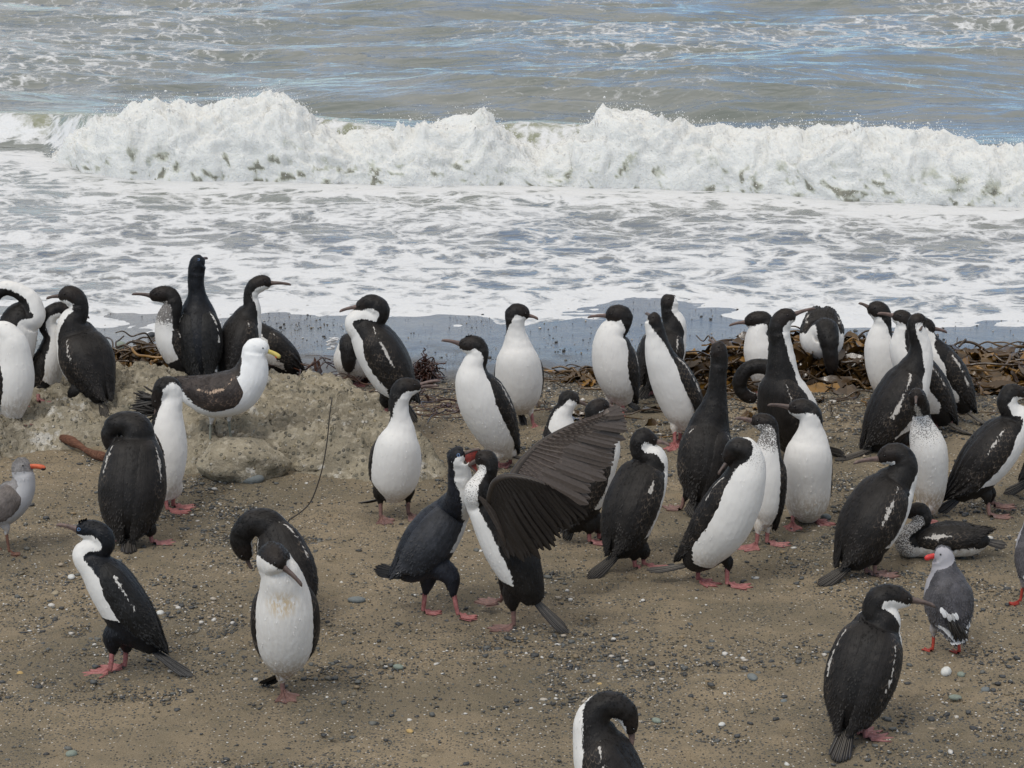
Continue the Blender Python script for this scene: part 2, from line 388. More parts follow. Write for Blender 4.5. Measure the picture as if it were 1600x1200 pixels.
disp = .070*fbm(wp*2.8, 3, 73, .6, True)+.045*fbm(wp*9*np.array([1, 1, .6]), 4, 74, .65)+.018*noise(wp*30, 75)
amp = np.clip(np.sin(np.clip(VV.ravel()*1.05+.02, 0, 1)*pi), .15, 1)
V = V+N*((disp-.05)*amp)[:, None]
V[:, 0] += .05*noise(q*5, 76)
V[:, 2] -= (gone[:, None]*np.ones((1, nv))).ravel()*.7
low = sstep(.34, .05, VV.ravel())
hole = low*sstep(.0, .7, fbm(wp*7, 4, 77, .65))*1.0
o = mesh('breaking_wave_foam', V, grid_faces(len(ux), nv)[:, ::-1], M_FOAM, attrs={'hole': hole})
tag(o, 'white tumbling foam of the breaking wave', 'foam', kind='stuff')
# spray drops above the crest and froth on its face
def blobs(C, S, kind='oct'):
    if kind == 'oct':
        B = np.array([[1, 0, 0], [-1, 0, 0], [0, 1, 0], [0, -1, 0], [0, 0, 1], [0, 0, -1]], float)
        Fb = np.array([[0, 2, 4], [2, 1, 4], [1, 3, 4], [3, 0, 4], [2, 0, 5], [1, 2, 5], [3, 1, 5], [0, 3, 5]])
    V = C[:, None, :]+B[None]*S[:, None, :]; F = Fb[None]+(np.arange(len(C))*len(B))[:, None, None]
    return V.reshape(-1, 3), F.reshape(-1, 3)
M = MT('spray'); M_SPRAY = M.fin((.74, .74, .72), .5, None, .5)
px = rng.uniform(70, 1660, 4200); k = rng.integers(0, len(ux), 4200)
ok = gone[k] < .3; k = k[ok]; n = len(k)
burst = np.clip(noise(P3(ux[k]*1.3, ux[k]*0), 80)+.55, .05, 1.4)*np.clip((hc[k]-SEA)*2.0, .2, 1.2)
C = np.stack([ux[k]+rng.normal(0, .02, n), yb[k]+.50+rng.normal(0, .16, n), hc[k]-.06+rng.exponential(.052, n)*burst], 1)
S = (.0035+.010*rng.random(n)**3)[:, None]*rng.uniform(.7, 1.3, (n, 3))
V1, F1 = blobs(C, S)
k = rng.integers(0, len(V), 70000); k = k[(VV.ravel()[k] > .02) & (VV.ravel()[k] < .8)]
C = V[k]+N[k]*rng.exponential(.030, len(k))[:, None]+rng.normal(0, .012, (len(k), 3)); C = C[C[:, 2] > SEA]
S = (.0016+.0045*rng.random(len(C))**3)[:, None]*rng.uniform(.7, 1.4, (len(C), 3))
V2, F2 = blobs(C, S)
o = mesh('sea_spray', np.concatenate([V1, V2]), np.concatenate([F1, F2+len(V1)]), M_SPRAY, smooth=True); tag(o, 'fine white spray drops thrown up along the wave crest', 'spray', kind='stuff')

# ------------------------------------------------------------------ rock, stones, gravel
def mat_rock(name, a, b, c, sc_=1.):
    m = MT(name); v = m.coord()
    n1 = m.noise(v, 3*sc_, 6, .65).outputs[0]; n2 = m.noise(v, 22*sc_, 5, .7).outputs[0]; vo = m.vor(v, 46*sc_)
    col = m.mix(m.sstep(.38, .62, n1), a, b); col = m.mix(m.math('MULTIPLY', m.sstep(.48, .68, n2), .8), col, c)
    sep = m.n('ShaderNodeSeparateColor'); m.l(vo.outputs['Color'], sep.inputs[0])
    st = m.math('MULTIPLY', m.math('LESS_THAN', sep.outputs[0], .4), m.sstep(.45, .3, vo.outputs['Distance']))
    col = m.mix(m.math('MULTIPLY', st, .75), col, m.ramp(sep.outputs[1], [(0, (.06, .06, .055)), (.5, (.19, .18, .14)), (.8, (.33, .27, .16)), (.95, (.55, .52, .46))]))
    dk = m.noise(v, 9*sc_, 5, .6).outputs[0]; col = m.mix(m.math('MULTIPLY', m.sstep(.56, .68, dk), .55), col, (.085, .08, .055))
    gu = m.noise(v, 3.3*sc_, 6, .7).outputs[0]; col = m.mix(m.math('MULTIPLY', m.sstep(.60, .66, gu), .65), col, (.62, .60, .55))
    b1 = m.bump(m.math('ADD', n2, m.math('MULTIPLY', st, .4)), 1., .03)
    return m.fin(col, .85, b1, .3)
M_ROCK = mat_rock('weathered_rock', (.335, .292, .212), (.200, .175, .128), (.47, .42, .33))
xs = np.arange(-4.6, -.05, .013); ys = np.arange(11.0, 13.6, .013); X, Y = np.meshgrid(xs, ys)
s = poly_sdf(X, Y, ROCK)
Z = rock_z(X, Y)+beach_z(X, Y)
p = P3(X*1, Y*1); msk = sstep(-.05, .1, s).ravel()
det = .060*fbm(p*np.array([2.4, 4.5, 1]), 4, 90, .55, True)+.026*fbm(p*13, 4, 91, .65, True)+.009*fbm(p*42, 2, 92)
ck = np.abs(noise(p*np.array([1.7, 2.6, 1])+.5*P3(noise(p*3, 93), noise(p*3, 94)), 95)); det -= .07*sstep(.06, .0, ck)
Z = Z+((det*.85-.055)*msk).reshape(X.shape)-.03*sstep(.02, -.08, s)
keep = (s > -.14)
idx = -np.ones(X.size, int); kk = np.where(keep.ravel())[0]; idx[kk] = np.arange(len(kk))
F = grid_faces(*X.shape); F = idx[F]; F = F[(F >= 0).all(1)]
o = mesh('rock', np.stack([X.ravel(), Y.ravel(), Z.ravel()], 1)[kk], F, M_ROCK)
tag(o, 'wide flat lichen coloured rock outcrop under the gull at left', 'rock')

def ico(sub=2):
    import bmesh
    bm = bmesh.new(); bmesh.ops.create_icosphere(bm, subdivisions=sub, radius=1); V = np.array([v.co[:] for v in bm.verts]); F = np.array([[v.index for v in f.verts] for f in bm.faces]); bm.free(); return V, F
ICO3 = ico(4); ICO1 = ico(1); ICO2 = ico(2)
def boulder(name, px, py, rx, ry, h, mat, label, cat='stone', seed=0, rough=.12, sink=.25, rot=0, group=None):
    """px,py = pixel of its base centre; rx, h in photo px"""
    g = ghit(px, py); s = g[1]/cos(PITCH)/FPX
    V, F = ICO3 if rx > 25 else ICO2
    q = V*1.3+seed*7.1; V2 = V*(1+rough*fbm(q, 4, seed)[:, None]+.5*rough*fbm(q*.6, 2, seed+5, .5, True)[:, None]*.5)
    V2 = V2*np.array([rx*s, ry*s, h*s*.62]); c, s_ = cos(rot), sin(rot)
    V2 = V2@np.array([[c, s_, 0], [-s_, c, 0], [0, 0, 1]]); V2[:, 2] += h*s*(.62-sink*1.24)
    o = mesh(name, V2, F, mat); o.location = tuple(g+np.array([0, ry*s*.7, 0])); o.location.z = ghit(px, py)[2]
    return tag(o, label, cat, group)
boulder('boulder', 374, 752, 68, 55, 62, M_ROCK, 'squat pitted olive boulder in front of the flat rock, below the gull', 'boulder', 3, .16)
boulder('boulder', 262, 715, 30, 40, 26, M_ROCK, 'dark weathered boulder wedged behind the white preening cormorant', 'boulder', 8, .2)
boulder('boulder', 495, 738, 36, 30, 22, M_ROCK, 'low brown stone block at the foot of the flat rock, right of the boulder', 'boulder', 11, .2)
def smat(name, c, c2=None, r=.7):
    m = MT(name); v = m.coord(); n1 = m.noise(v, 90, 4, .6).outputs[0]
    return m.fin(m.mix(n1, tuple(x*.65 for x in c), c2 or tuple(min(1, x*1.35) for x in c)), r, m.bump(n1, .3, .004), .3)
MS_GREY = smat('grey_stone', (.15, .165, .165)); MS_GRN = smat('green_stone', (.20, .23, .19)); MS_WHITE = smat('white_stone', (.55, .55, .52)); MS_YEL = smat('ochre_stone', (.42, .29, .12)); MS_DARK = smat('dark_stone', (.06, .065, .07)); MS_TAN = smat('tan_stone', (.30, .25, .17))
stones = [
 (557, 942, 15, 9, 9, MS_GREY, 'flat grey stone on the sand left of the fighting cormorants'),
 (1479, 1056, 12, 8, 14, MS_WHITE, 'speckled white pebble below the dolphin gull'),
 (1502, 1058, 7, 6, 8, MS_GRN, 'small green-grey pebble right of the white pebble'),
 (1493, 1094, 11, 7, 8, MS_GRN, 'oval green-grey pebble above the gravel at bottom right'),
 (1540, 1082, 9, 7, 8, MS_GREY, 'grey pebble at the upper edge of the bottom right gravel'),
 (1176, 1063, 13, 8, 9, MS_GREY, 'smooth grey stone alone on the sand right of bottom centre'),
 (1291, 812, 9, 6, 9, MS_GREY, 'blue-grey pebble beside the pink feet of the pale standing cormorant'),
 (250, 962, 7, 6, 8, MS_WHITE, 'white pebble behind the tail of the adult cormorant'),
 (111, 905, 8, 6, 7, MS_WHITE, 'white pebble right behind the breast of the adult cormorant'),
 (622, 1046, 9, 6, 8, MS_GRN, 'greenish pebble below the fighting pair'),
 (111, 1183, 10, 8, 10, MS_GRN, 'dark olive pebble on the smooth sand at bottom left'),
 (86, 930, 9, 6, 6, MS_TAN, 'flat tan pebble on the sand at far left'),
 (31, 1056, 6, 5, 7, MS_YEL, 'yellow pebble left of the adult cormorant foot'),
 (936, 1073, 7, 5, 6, MS_YEL, 'ochre pebble just above the bottom preening cormorant'),
 (1133, 1088, 7, 5, 6, MS_WHITE, 'creamy white pebble below the lone smooth grey stone'),
 (1026, 1130, 9, 6, 8, MS_GRN, 'pale green pebble right of the bottom preening cormorant'),
 (393, 756, 20, 14, 16, MS_GREY, 'smooth grey stone at the foot of the squat boulder'),
 (404, 678, 17, 10, 10, MS_GREY, 'blue-grey stone on the flat rock right of the gull legs'),
 (455, 600, 20, 12, 12, MS_GRN, 'pale rounded stone at the seaward edge of the flat rock'),
 (188, 545, 9, 8, 11, MS_GRN, 'pale green stone on the wet sand behind the upright cormorant row'),
 (236, 526, 8, 6, 7, MS_DARK, 'dark pebble on the wet sand near the foam'),
 (640, 1145, 8, 5, 5, MS_YEL, 'small orange-brown pebble at the bottom edge of the sand'),
 (664, 1185, 7, 5, 6, MS_TAN, 'tan pebble at the bottom edge left of centre'),
 (1128, 1135, 7, 5, 6, MS_WHITE, 'small white pebble on the open sand at bottom right of centre'),
 (765, 640, 10, 7, 6, MS_DARK, 'dark flat stone on the gravel beside the facing cormorant'),
 (684, 728, 10, 7, 10, MS_GREY, 'grey stone at the right end of the flat rock'),
 (1225, 1098, 7, 5, 5, MS_GREY, 'little grey pebble left of the big backward cormorant')]
for i, (x, y, rx, ry, h, mt, lab) in enumerate(stones): boulder('pebble', x, y, rx, ry, h, mt, lab, 'pebble', 100+i, .07, .22, i)

# gravel
def mat_gravel():
    m = MT('gravel'); a = m.attr('pc').outputs['Fac']; v = m.coord(); n = m.noise(v, 300, 2).outputs[0]
    c = m.ramp(a, [(0, (.022, .024, .027)), (.35, (.055, .06, .064)), (.6, (.11, .115, .108)), (.76, (.16, .135, .095)), (.87, (.27, .19, .10)), (.95, (.60, .58, .54))])
    return m.fin(m.mix(m.math('MULTIPLY', n, .3), c, (.1, .09, .07)), .55, None, .4)
M_GRAV = mat_gravel()
def gravel_density(x, y, px, py):
    d = .30+.7*sstep(-.02, .42, fbm(P3(x*1.1, y*1.5), 3, 120))
    d += .8*np.exp(-((px-1560)/170)**2-((py-1140)/80)**2)+.5*np.exp(-((px-150)/260)**2-((py-960)/85)**2)+.45*np.exp(-((px-560)/260)**2-((py-1040)/60)**2)
    d += .9*np.exp(-((py-612)/26)**2)*(px > 600)+.10*(py < 590)+.35*np.exp(-((px-330)/130)**2-((py-790)/30)**2)
    d += .45*np.exp(-((px-900)/120)**2-((py-1110)/50)**2)
    d *= 1-.75*np.exp(-((px-120)/250)**2-((py-1160)/45)**2); d *= 1-.6*np.exp(-((px-1180)/200)**2-((py-960)/70)**2)
    return np.clip(d, .04, 1)
n = 430000
gx = rng.uniform(-3.4, 3.4, n); gy = 7.4+8.7*rng.random(n)**.85
zc = gy*cos(PITCH)+HC*sin(PITCH); gpx = 800+gx/zc*FPX; gpy = 600+(HC*cos(PITCH)-gy*sin(PITCH))/zc*FPX
gd = gravel_density(gx, gy, gpx, gpy); ok = rng.random(n) < (.28*gd+.72*gd**3)*(1.0-.96*(gpy < 575)); ok &= (np.abs(gpx-800) < 1000)
gx, gy = gx[ok], gy[ok]; n = len(gx); gz = ground(gx, gy); onrock = poly_sdf(gx, gy, ROCK) > -.03
gx, gy, gz = gx[~onrock], gy[~onrock], gz[~onrock]; n = len(gx)
sz = .0017+.0036*rng.random(n)**2+.009*(rng.random(n) < .05)*rng.random(n)
V, F = ICO1
a_ = rng.uniform(0, 2*pi, n); S = sz[:, None]*np.stack([rng.uniform(.9, 1.7, n), rng.uniform(.8, 1.2, n), rng.uniform(.45, .8, n)], 1)
VV_ = V[None]*S[:, None, :]*(1+.18*rng.normal(size=(n, len(V), 1)))
ca, sa = np.cos(a_)[:, None], np.sin(a_)[:, None]
VV_ = np.stack([VV_[..., 0]*ca-VV_[..., 1]*sa, VV_[..., 0]*sa+VV_[..., 1]*ca, VV_[..., 2]], -1)+np.stack([gx, gy, gz+sz*.25+.001], 1)[:, None]
o = mesh('gravel', VV_.reshape(-1, 3), (F[None]+(np.arange(n)*len(V))[:, None, None]).reshape(-1, 3), M_GRAV, attrs={'pc': np.repeat(rng.random(n)**1.15, len(V))})
tag(o, 'mixed dark and pale gravel strewn over the sand', 'gravel', kind='stuff')

# ------------------------------------------------------------------ kelp
def mat_kelp(name, a, b, c):
    m = MT(name); v = m.coord(); r_ = m.attr('pc').outputs['Fac']; n1 = m.noise(v, 25, 4, .6).outputs[0]
    col = m.mix(m.sstep(.3, .8, r_), a, b); col = m.mix(m.math('MULTIPLY', m.sstep(.86, .93, r_), .9), col, c)
    col = m.mix(m.math('MULTIPLY', n1, .6), col, tuple(x*.35 for x in a))
    m.p.inputs['Subsurface Weight'].default_value = 0
    return m.fin(col, .28, m.bump(n1, .4, .006), .6)
M_KELP = mat_kelp('kelp', (.050, .027, .009), (.115, .062, .015), (.30, .15, .022))
M_RED = mat_kelp('red_kelp', (.035, .012, .008), (.075, .025, .014), (.11, .05, .02))
def kelp(name, footprint, n_tube, n_blade, top, mat, label, seed, tr=(.004, .011), bl=(.12, .4), kind='stuff'):
    """footprint(rand)->(x,y,h) ; h local heap height"""
    rg = np.random.default_rng(seed); b = MB()
    for k in range(n_tube):
        x, y, h = footprint(rg); z0 = ground(x, y)[0]
        n_ = 7; a = rg.uniform(0, 2*pi); step = rg.uniform(.03, .09); z = z0+rg.uniform(0, h); pts = []
        da = rg.normal(0, .35)
        for i in range(n_):
            pts.append((x, y, max(z, ground(x, y)[0]+.004))); a += da+rg.normal(0, .35); x += cos(a)*step; y += sin(a)*step*.8; z += rg.normal(0, .02)-.004
        C, _ = catmull(np.array(pts), 4); r0 = rg.uniform(*tr)
        V, F = tube(C, r0*np.linspace(1, .55, len(C)), 6); b.add(V, F, 0, pc=rg.random())
    for k in range(n_blade):
        x, y, h = footprint(rg); z0 = ground(x, y)[0]; z = z0+rg.uniform(.2, 1)*h; L = rg.uniform(*bl); a = rg.uniform(0, 2*pi); n_ = 12
        wd = rg.uniform(.014, .046); tw = rg.uniform(-1, 1)*1.6; ph = rg.uniform(0, 6); V = []; roll0 = rg.uniform(-1.2, 1.2)
        for i in range(n_):
            t = i/(n_-1); a += rg.normal(0, .16); x += cos(a)*L/n_; y += sin(a)*L/n_; z = max(z+rg.normal(0, .008)-.006, z0+.006)
            T = np.array([cos(a), sin(a), 0]); S_ = np.array([-sin(a), cos(a), 0]); ro = roll0+tw*t; W = S_*cos(ro)+U*sin(ro)
            ww = wd*(sin(min(1, t*1.15+.08)*pi)**.6); c_ = np.array([x, y, z])
            for j in (-1, -.33, .33, 1): V.append(c_+W*ww*j+np.cross(T, W)*(.006*sin(ph+i*1.9+j*2)*abs(j)+.004))
        V = np.array(V); V2 = V+np.array([0, 0, -.0025]); Fg = grid_faces(n_, 4); F = [tuple(f) for f in Fg]+[tuple(f[::-1]) for f in Fg+len(V)]
        b.add(np.concatenate([V, V2]), F, 0, pc=rg.random())
    o = b.build(name, mat); return tag(o, label, 'kelp', kind=kind)
def fp_line(pts, wd, hh):
    Pp = np.array([zplane(x, y, -.03)[:2] for x, y in pts])
    def f(rg):
        t = rg.random()*(len(Pp)-1); i = int(t); q = Pp[i]+(Pp[i+1]-Pp[i])*(t-i); e = rg.normal(0, .42); hx = np.interp(t, range(len(hh)), hh)
        return q[0]+rg.normal(0, .03), q[1]+e*wd, hx*math.exp(-(e*1.3)**2)
    return f
kelp('kelp_heap', fp_line([(1085, 595), (1180, 585), (1260, 582), (1340, 584), (1430, 586), (1520, 590), (1640, 594), (1760, 596)], .42, [.16, .22, .25, .22, .22, .17, .13, .14]), 420, 760, .2, M_KELP, 'tangled heap of brown and ochre kelp along the shore at right', 200)
kelp('kelp_clump', fp_line([(905, 592), (945, 590)], .14, [.07, .06]), 26, 26, .1, M_KELP, 'small brown kelp clump beside the white breasted cormorant at centre right', 201, bl=(.06, .18), kind='thing')
kelp('kelp_patch', fp_line([(170, 588), (225, 584), (268, 586)], .26, [.17, .20, .17]), 110, 120, .1, M_KELP, 'patch of olive kelp behind the rock at left', 202, bl=(.1, .25))
kelp('kelp_strands', fp_line([(430, 592), (520, 590), (600, 596), (690, 640), (740, 642)], .12, [.13, .14, .10, .01, .005]), 90, 16, .1, M_RED, 'thin red-brown weed strands along the back of the rock', 203, tr=(.002, .005), bl=(.05, .14))
kelp('kelp_litter', fp_line([(800, 640), (900, 655), (990, 668), (1150, 655), (1200, 640), (1330, 640), (1560, 660), (1640, 640)], .5, [.01]*8), 40, 26, .1, M_KELP, 'scattered scraps of kelp on the gravel in front of the heap', 204, tr=(.002, .006), bl=(.06, .2))
kelp('kelp_heap_end', fp_line([(1600, 560), (1680, 562)], .2, [.14, .14]), 24, 30, .1, M_KELP, 'dark kelp clump at the water edge on the far right', 205)
# frizzy red ball of weed
g = ghit(664, 598); b = MB(); rg = np.random.default_rng(5)
for k in range(170):
    d0 = nrm(rg.normal(size=3)); pts = [g+np.array([0, 0, .055])+d0*np.array([.065, .06, .055])*rg.uniform(.3, .9)]
    for i in range(4): pts.append(pts[-1]+rg.normal(0, .016, 3)+d0*.004)
    C, _ = catmull(np.array(pts), 3); C[:, 2] = np.maximum(C[:, 2], g[2]+.003); V, F = tube(C, .0035, 5); b.add(V, F, 0, pc=rg.random()*.9)
tag(b.build('weed_ball', M_RED), 'frizzy dark red clump of seaweed behind the large left-facing cormorant', 'seaweed')

# wiry stalk standing in the sand
pts = [(452, 812), (470, 800), (484, 786), (494, 764), (504, 730), (511, 690), (515, 650), (519, 622)]
Y0 = ghit(470, 830)[1]; C, _ = catmull([at_plane(x, y, Y0) for x, y in pts], 5)
C = np.concatenate([[np.array([C[0][0]-.03, Y0, beach_mesh_z(C[0][0], Y0)-.01])], C])
m = MT('dry_stalk'); M_ST = m.fin((.03, .024, .02), .6)
b = MB(); V, F = tube(C, .0032*np.linspace(1, .7, len(C)), 6); b.add(V, F)
tag(b.build('dead_stalk', M_ST), 'thin black curved stalk rising behind the arched dark cormorant', 'stalk')
# driftwood
m = MT('driftwood'); v = m.coord((1, 8, 8)); n1 = m.noise(v, 14, 5, .65).outputs[0]
M_WOOD = m.fin(m.ramp(n1, [(.3, (.045, .02, .012)), (.55, (.14, .06, .035)), (.75, (.22, .13, .08))]), .75, m.bump(n1, .8, .01), .3)
a = ghit(98, 694); c = ghit(165, 722); a = a+np.array([0, 0, .03]); c = c+np.array([0, 0, .018])
C = np.array([a+(c-a)*t for t in np.linspace(0, 1, 14)]); C[:, 2] += .006*np.sin(np.linspace(0, 7, 14))
V, F = tube(C, .019+.005*np.sin(np.linspace(0, 9, 14)), 14); V = V+.004*np.stack([noise(V*30, 1), noise(V*30, 2), noise(V*30, 3)], 1)
b = MB(); b.add(V, F); tag(b.build('driftwood', M_WOOD), 'short reddish brown driftwood stick leaning at the foot of the rock', 'driftwood')

# ------------------------------------------------------------------ bird materials
def mat_plumage(name, dark, light, head=None, edge=None, gloss=.54, scal=False, stain=None):
    m = MT(name); v = m.coord()
    wf = m.attr('wf').outputs['Fac']; hb = m.attr('hb').outputs['Fac']
    vs_ = m.coord((1, 1, .38)); n1 = m.noise(vs_, 95, 4, .65, .4).outputs[0]; n2 = m.noise(vs_, 260, 2, .6).outputs[0]; n3 = m.noise(v, 18, 4, .6).outputs[0]
    f = m.math('ADD', wf, m.math('ADD', m.math('MULTIPLY', m.math('SUBTRACT', n1, .5), .030), m.math('MULTIPLY', m.math('SUBTRACT', n2, .5), .008)))
    mask = m.sstep(-.0016, .0016, f)
    d = m.mix(m.sstep(.35, .7, n3), dark, tuple(min(1, x*2.0+.003) for x in dark)); d = m.mix(m.math('MULTIPLY', m.sstep(.5, .75, n2), .5), d, tuple(x*3+.002 for x in dark))
    if head: d = m.mix(m.sstep(.35, .8, hb), d, m.mix(n1, head, tuple(x*.6 for x in head)))
    if scal:
        uvn = m.n('ShaderNodeUVMap'); uvn.uv_map = 'wing'
        su = m.n('ShaderNodeSeparateXYZ'); m.l(uvn.outputs[0], su.inputs[0]); wob = m.noise(uvn.outputs[0], 40, 2).outputs[0]
        cx = m.math('ADD', m.math('MULTIPLY', su.outputs[1], 62.), m.math('MULTIPLY', wob, .7)); fx = m.math('SUBTRACT', m.math('FRACT', cx), .5); odd = m.math('MODULO', m.math('FLOOR', cx), 2.)
        yy_ = m.math('ADD', m.math('ADD', m.math('MULTIPLY', su.outputs[0], 44.), m.math('MULTIPLY', odd, .5)), m.math('ADD', m.math('MULTIPLY', m.math('MULTIPLY', fx, fx), 2.2), m.math('MULTIPLY', wob, .6)))
        edg = m.sstep(.70, .95, m.math('FRACT', yy_))
        sp = m.n('ShaderNodeSeparateXYZ'); m.l(uvn.outputs[0], sp.inputs[0])
        zone = m.math('MULTIPLY', m.sstep(.03, .07, m.attr('cov').outputs['Fac']), m.sstep(.35, .6, n3))
        d = m.mix(m.math('MULTIPLY', m.math('MULTIPLY', edg, m.attr('cov').outputs['Fac']), m.math('MULTIPLY', m.sstep(.40, .62, n3), .55)), d, edge or (.22, .17, .12))
        # long streaks of the flight feathers
        mp2 = m.n('ShaderNodeMapping'); m.l(uvn.outputs[0], mp2.inputs[0]); mp2.inputs['Scale'].default_value = (7, 120, 1)
        stk = m.noise(mp2.outputs[0], 1., 3, .5).outputs[0]; d = m.mix(m.math('MULTIPLY', m.sstep(.45, .7, stk), .35), d, tuple(x*2.6+.006 for x in dark))
    lt = m.mix(m.math('MULTIPLY', m.sstep(.35, .75, n3), .25), light, tuple(x*.72 for x in light))
    sc_ = m.attr('soil').outputs['Fac']
    lt = m.mix(m.math('MULTIPLY', sc_, m.sstep(.3, .62, n1)), lt, (.30, .22, .13))
    spk = m.attr('speck').outputs['Fac']
    sk = m.vor(v, 190); lt = m.mix(m.math('MULTIPLY', m.sstep(0, .05, m.math('SUBTRACT', spk, m.math('ADD', sk.outputs['Distance'], m.math('MULTIPLY', n3, .3)))), .85), lt, (.05, .04, .035))
    if stain: lt = m.mix(m.math('MULTIPLY', m.attr('stain').outputs['Fac'], m.sstep(.4, .55, n1)), lt, stain)
    col = m.mix(mask, d, lt)
    hgt = m.math('ADD', m.math('MULTIPLY', n1, 1.), m.math('MULTIPLY', n2, .7))
    if scal: hgt = m.math('ADD', hgt, m.math('ADD', m.math('MULTIPLY', edg, -.2), m.math('MULTIPLY', stk, 1.6)))
    m.p.inputs['Sheen Weight'].default_value = .03; m.p.inputs['Sheen Roughness'].default_value = .4
    return m.fin(col, m.math('ADD', gloss, m.math('MULTIPLY', mask, .2)), m.bump(m.math('MULTIPLY', hgt, m.math('SUBTRACT', 1., m.math('MULTIPLY', mask, .6))), .45, .003), .24)
WHT = (.72, .70, .665)
PL = {'j': dict(b=mat_plumage('young_plumage', (.0062, .0052, .0046), WHT, (.019, .014, .0115), stain=(.50, .33, .11)), w=mat_plumage('young_wing', (.0072, .0059, .0051), (.50, .47, .43), edge=(.20, .155, .115), scal=True)),
      'a': dict(b=mat_plumage('adult_plumage', (.0035, .004, .0055), WHT, (.006, .008, .012), gloss=.5), w=mat_plumage('adult_wing', (.0055, .0053, .0052), (.60, .58, .54), edge=(.05, .05, .05), scal=True)),
      'd': dict(b=mat_plumage('slate_plumage', (.0075, .0085, .012), WHT, (.009, .010, .013), gloss=.55), w=mat_plumage('slate_wing', (.0145, .0155, .0185), WHT, edge=(.05, .05, .06), scal=True)),
      'k': dict(b=mat_plumage('gull_white_plumage', (.022, .018, .015), (.78, .78, .77)), w=mat_plumage('gull_dark_wing', (.024, .019, .017), (.45, .33, .24), edge=(.30, .21, .15), scal=True)),
      'g': dict(b=mat_plumage('grey_gull_plumage', (.046, .044, .048), (.36, .35, .37)), w=mat_plumage('grey_gull_wing', (.042, .040, .043), (.72, .72, .72), edge=(.09, .08, .08), scal=True)),
      'h': dict(b=mat_plumage('dark_head_gull_plumage', (.13, .122, .118), (.42, .415, .42)), w=mat_plumage('brown_gull_wing', (.075, .064, .058), (.42, .415, .42), edge=(.09, .08, .08), scal=True))}
def mat_skin(name, a, b):
    m = MT(name); v = m.coord(); n1 = m.noise(v, 60, 4, .6).outputs[0]
    return m.fin(m.mix(m.sstep(.35, .65, n1), a, b), .5, m.bump(m.noise(v, 300, 2).outputs[0], .3, .002), .4)
SK = {'pink': mat_skin('pink_foot', (.34, .145, .135), (.22, .09, .088)), 'red': mat_skin('red_foot', (.38, .150, .140), (.25, .085, .08)), 'dull': mat_skin('dusky_foot', (.22, .125, .105), (.14, .08, .07)),
      'green': mat_skin('grey_green_leg', (.22, .23, .19), (.15, .16, .135)), 'gred': mat_skin('gull_red_leg', (.42, .055, .035), (.27, .035, .025)), 'brown': mat_skin('brown_leg', (.16, .07, .045), (.1, .05, .035))}
BL = {'dusk': mat_skin('dusky_bill', (.12, .085, .072), (.075, .055, .048)), 'pale': mat_skin('pale_bill', (.18, .120, .102), (.10, .072, .064)), 'yel': mat_skin('yellow_bill', (.62, .50, .14), (.52, .42, .12)),
      'ora': mat_skin('orange_bill', (.60, .13, .05), (.45, .07, .03)), 'redb': mat_skin('red_bill', (.65, .05, .04), (.45, .03, .03)), 'spot': mat_skin('bill_spot', (.62, .12, .03), (.5, .08, .02)),
      'blk': mat_skin('black_bill_tip', (.03, .015, .015), (.02, .01, .01)), 'gape': mat_skin('red_gape', (.24, .035, .022), (.11, .015, .012))}
m = MT('eye'); M_EYE = m.fin((.006, .005, .005), .12, None, .6)
m = MT('blue_eye_ring'); M_RING = m.fin((.10, .18, .34), .4)
m = MT('yellow_caruncle'); M_CAR = m.fin((.75, .40, .03), .55)
m = MT('pale_eye_ring'); M_PRING = m.fin((.5, .45, .38), .5)
def mat_quill(name, a, b):
    m = MT(name); s_ = m.attr('sh').outputs['Fac']; v = m.coord(); n1 = m.noise(v, 90, 3).outputs[0]
    return m.fin(m.mix(s_, m.mix(n1, a, tuple(x*1.8 for x in a)), b), .45, m.bump(n1, .4, .003), .3)
M_QUILL = mat_quill('quill', (.013, .0115, .0105), (.32, .29, .25)); M_QUILLD = mat_quill('dark_quill', (.010, .010, .011), (.035, .033, .03)); M_QW = mat_quill('white_quill', (.42, .42, .42), (.7, .7, .7))
M_QB = mat_quill('brown_quill', (.028, .022, .018), (.11, .09, .075)); M_QN = mat_quill('near_wing_quill', (.014, .0115, .010), (.06, .05, .043)); M_QF = mat_quill('far_wing_quill', (.066, .053, .045), (.16, .13, .11)); M_COVERT = mat_quill('brown_covert', (.055, .042, .035), (.30, .245, .20))

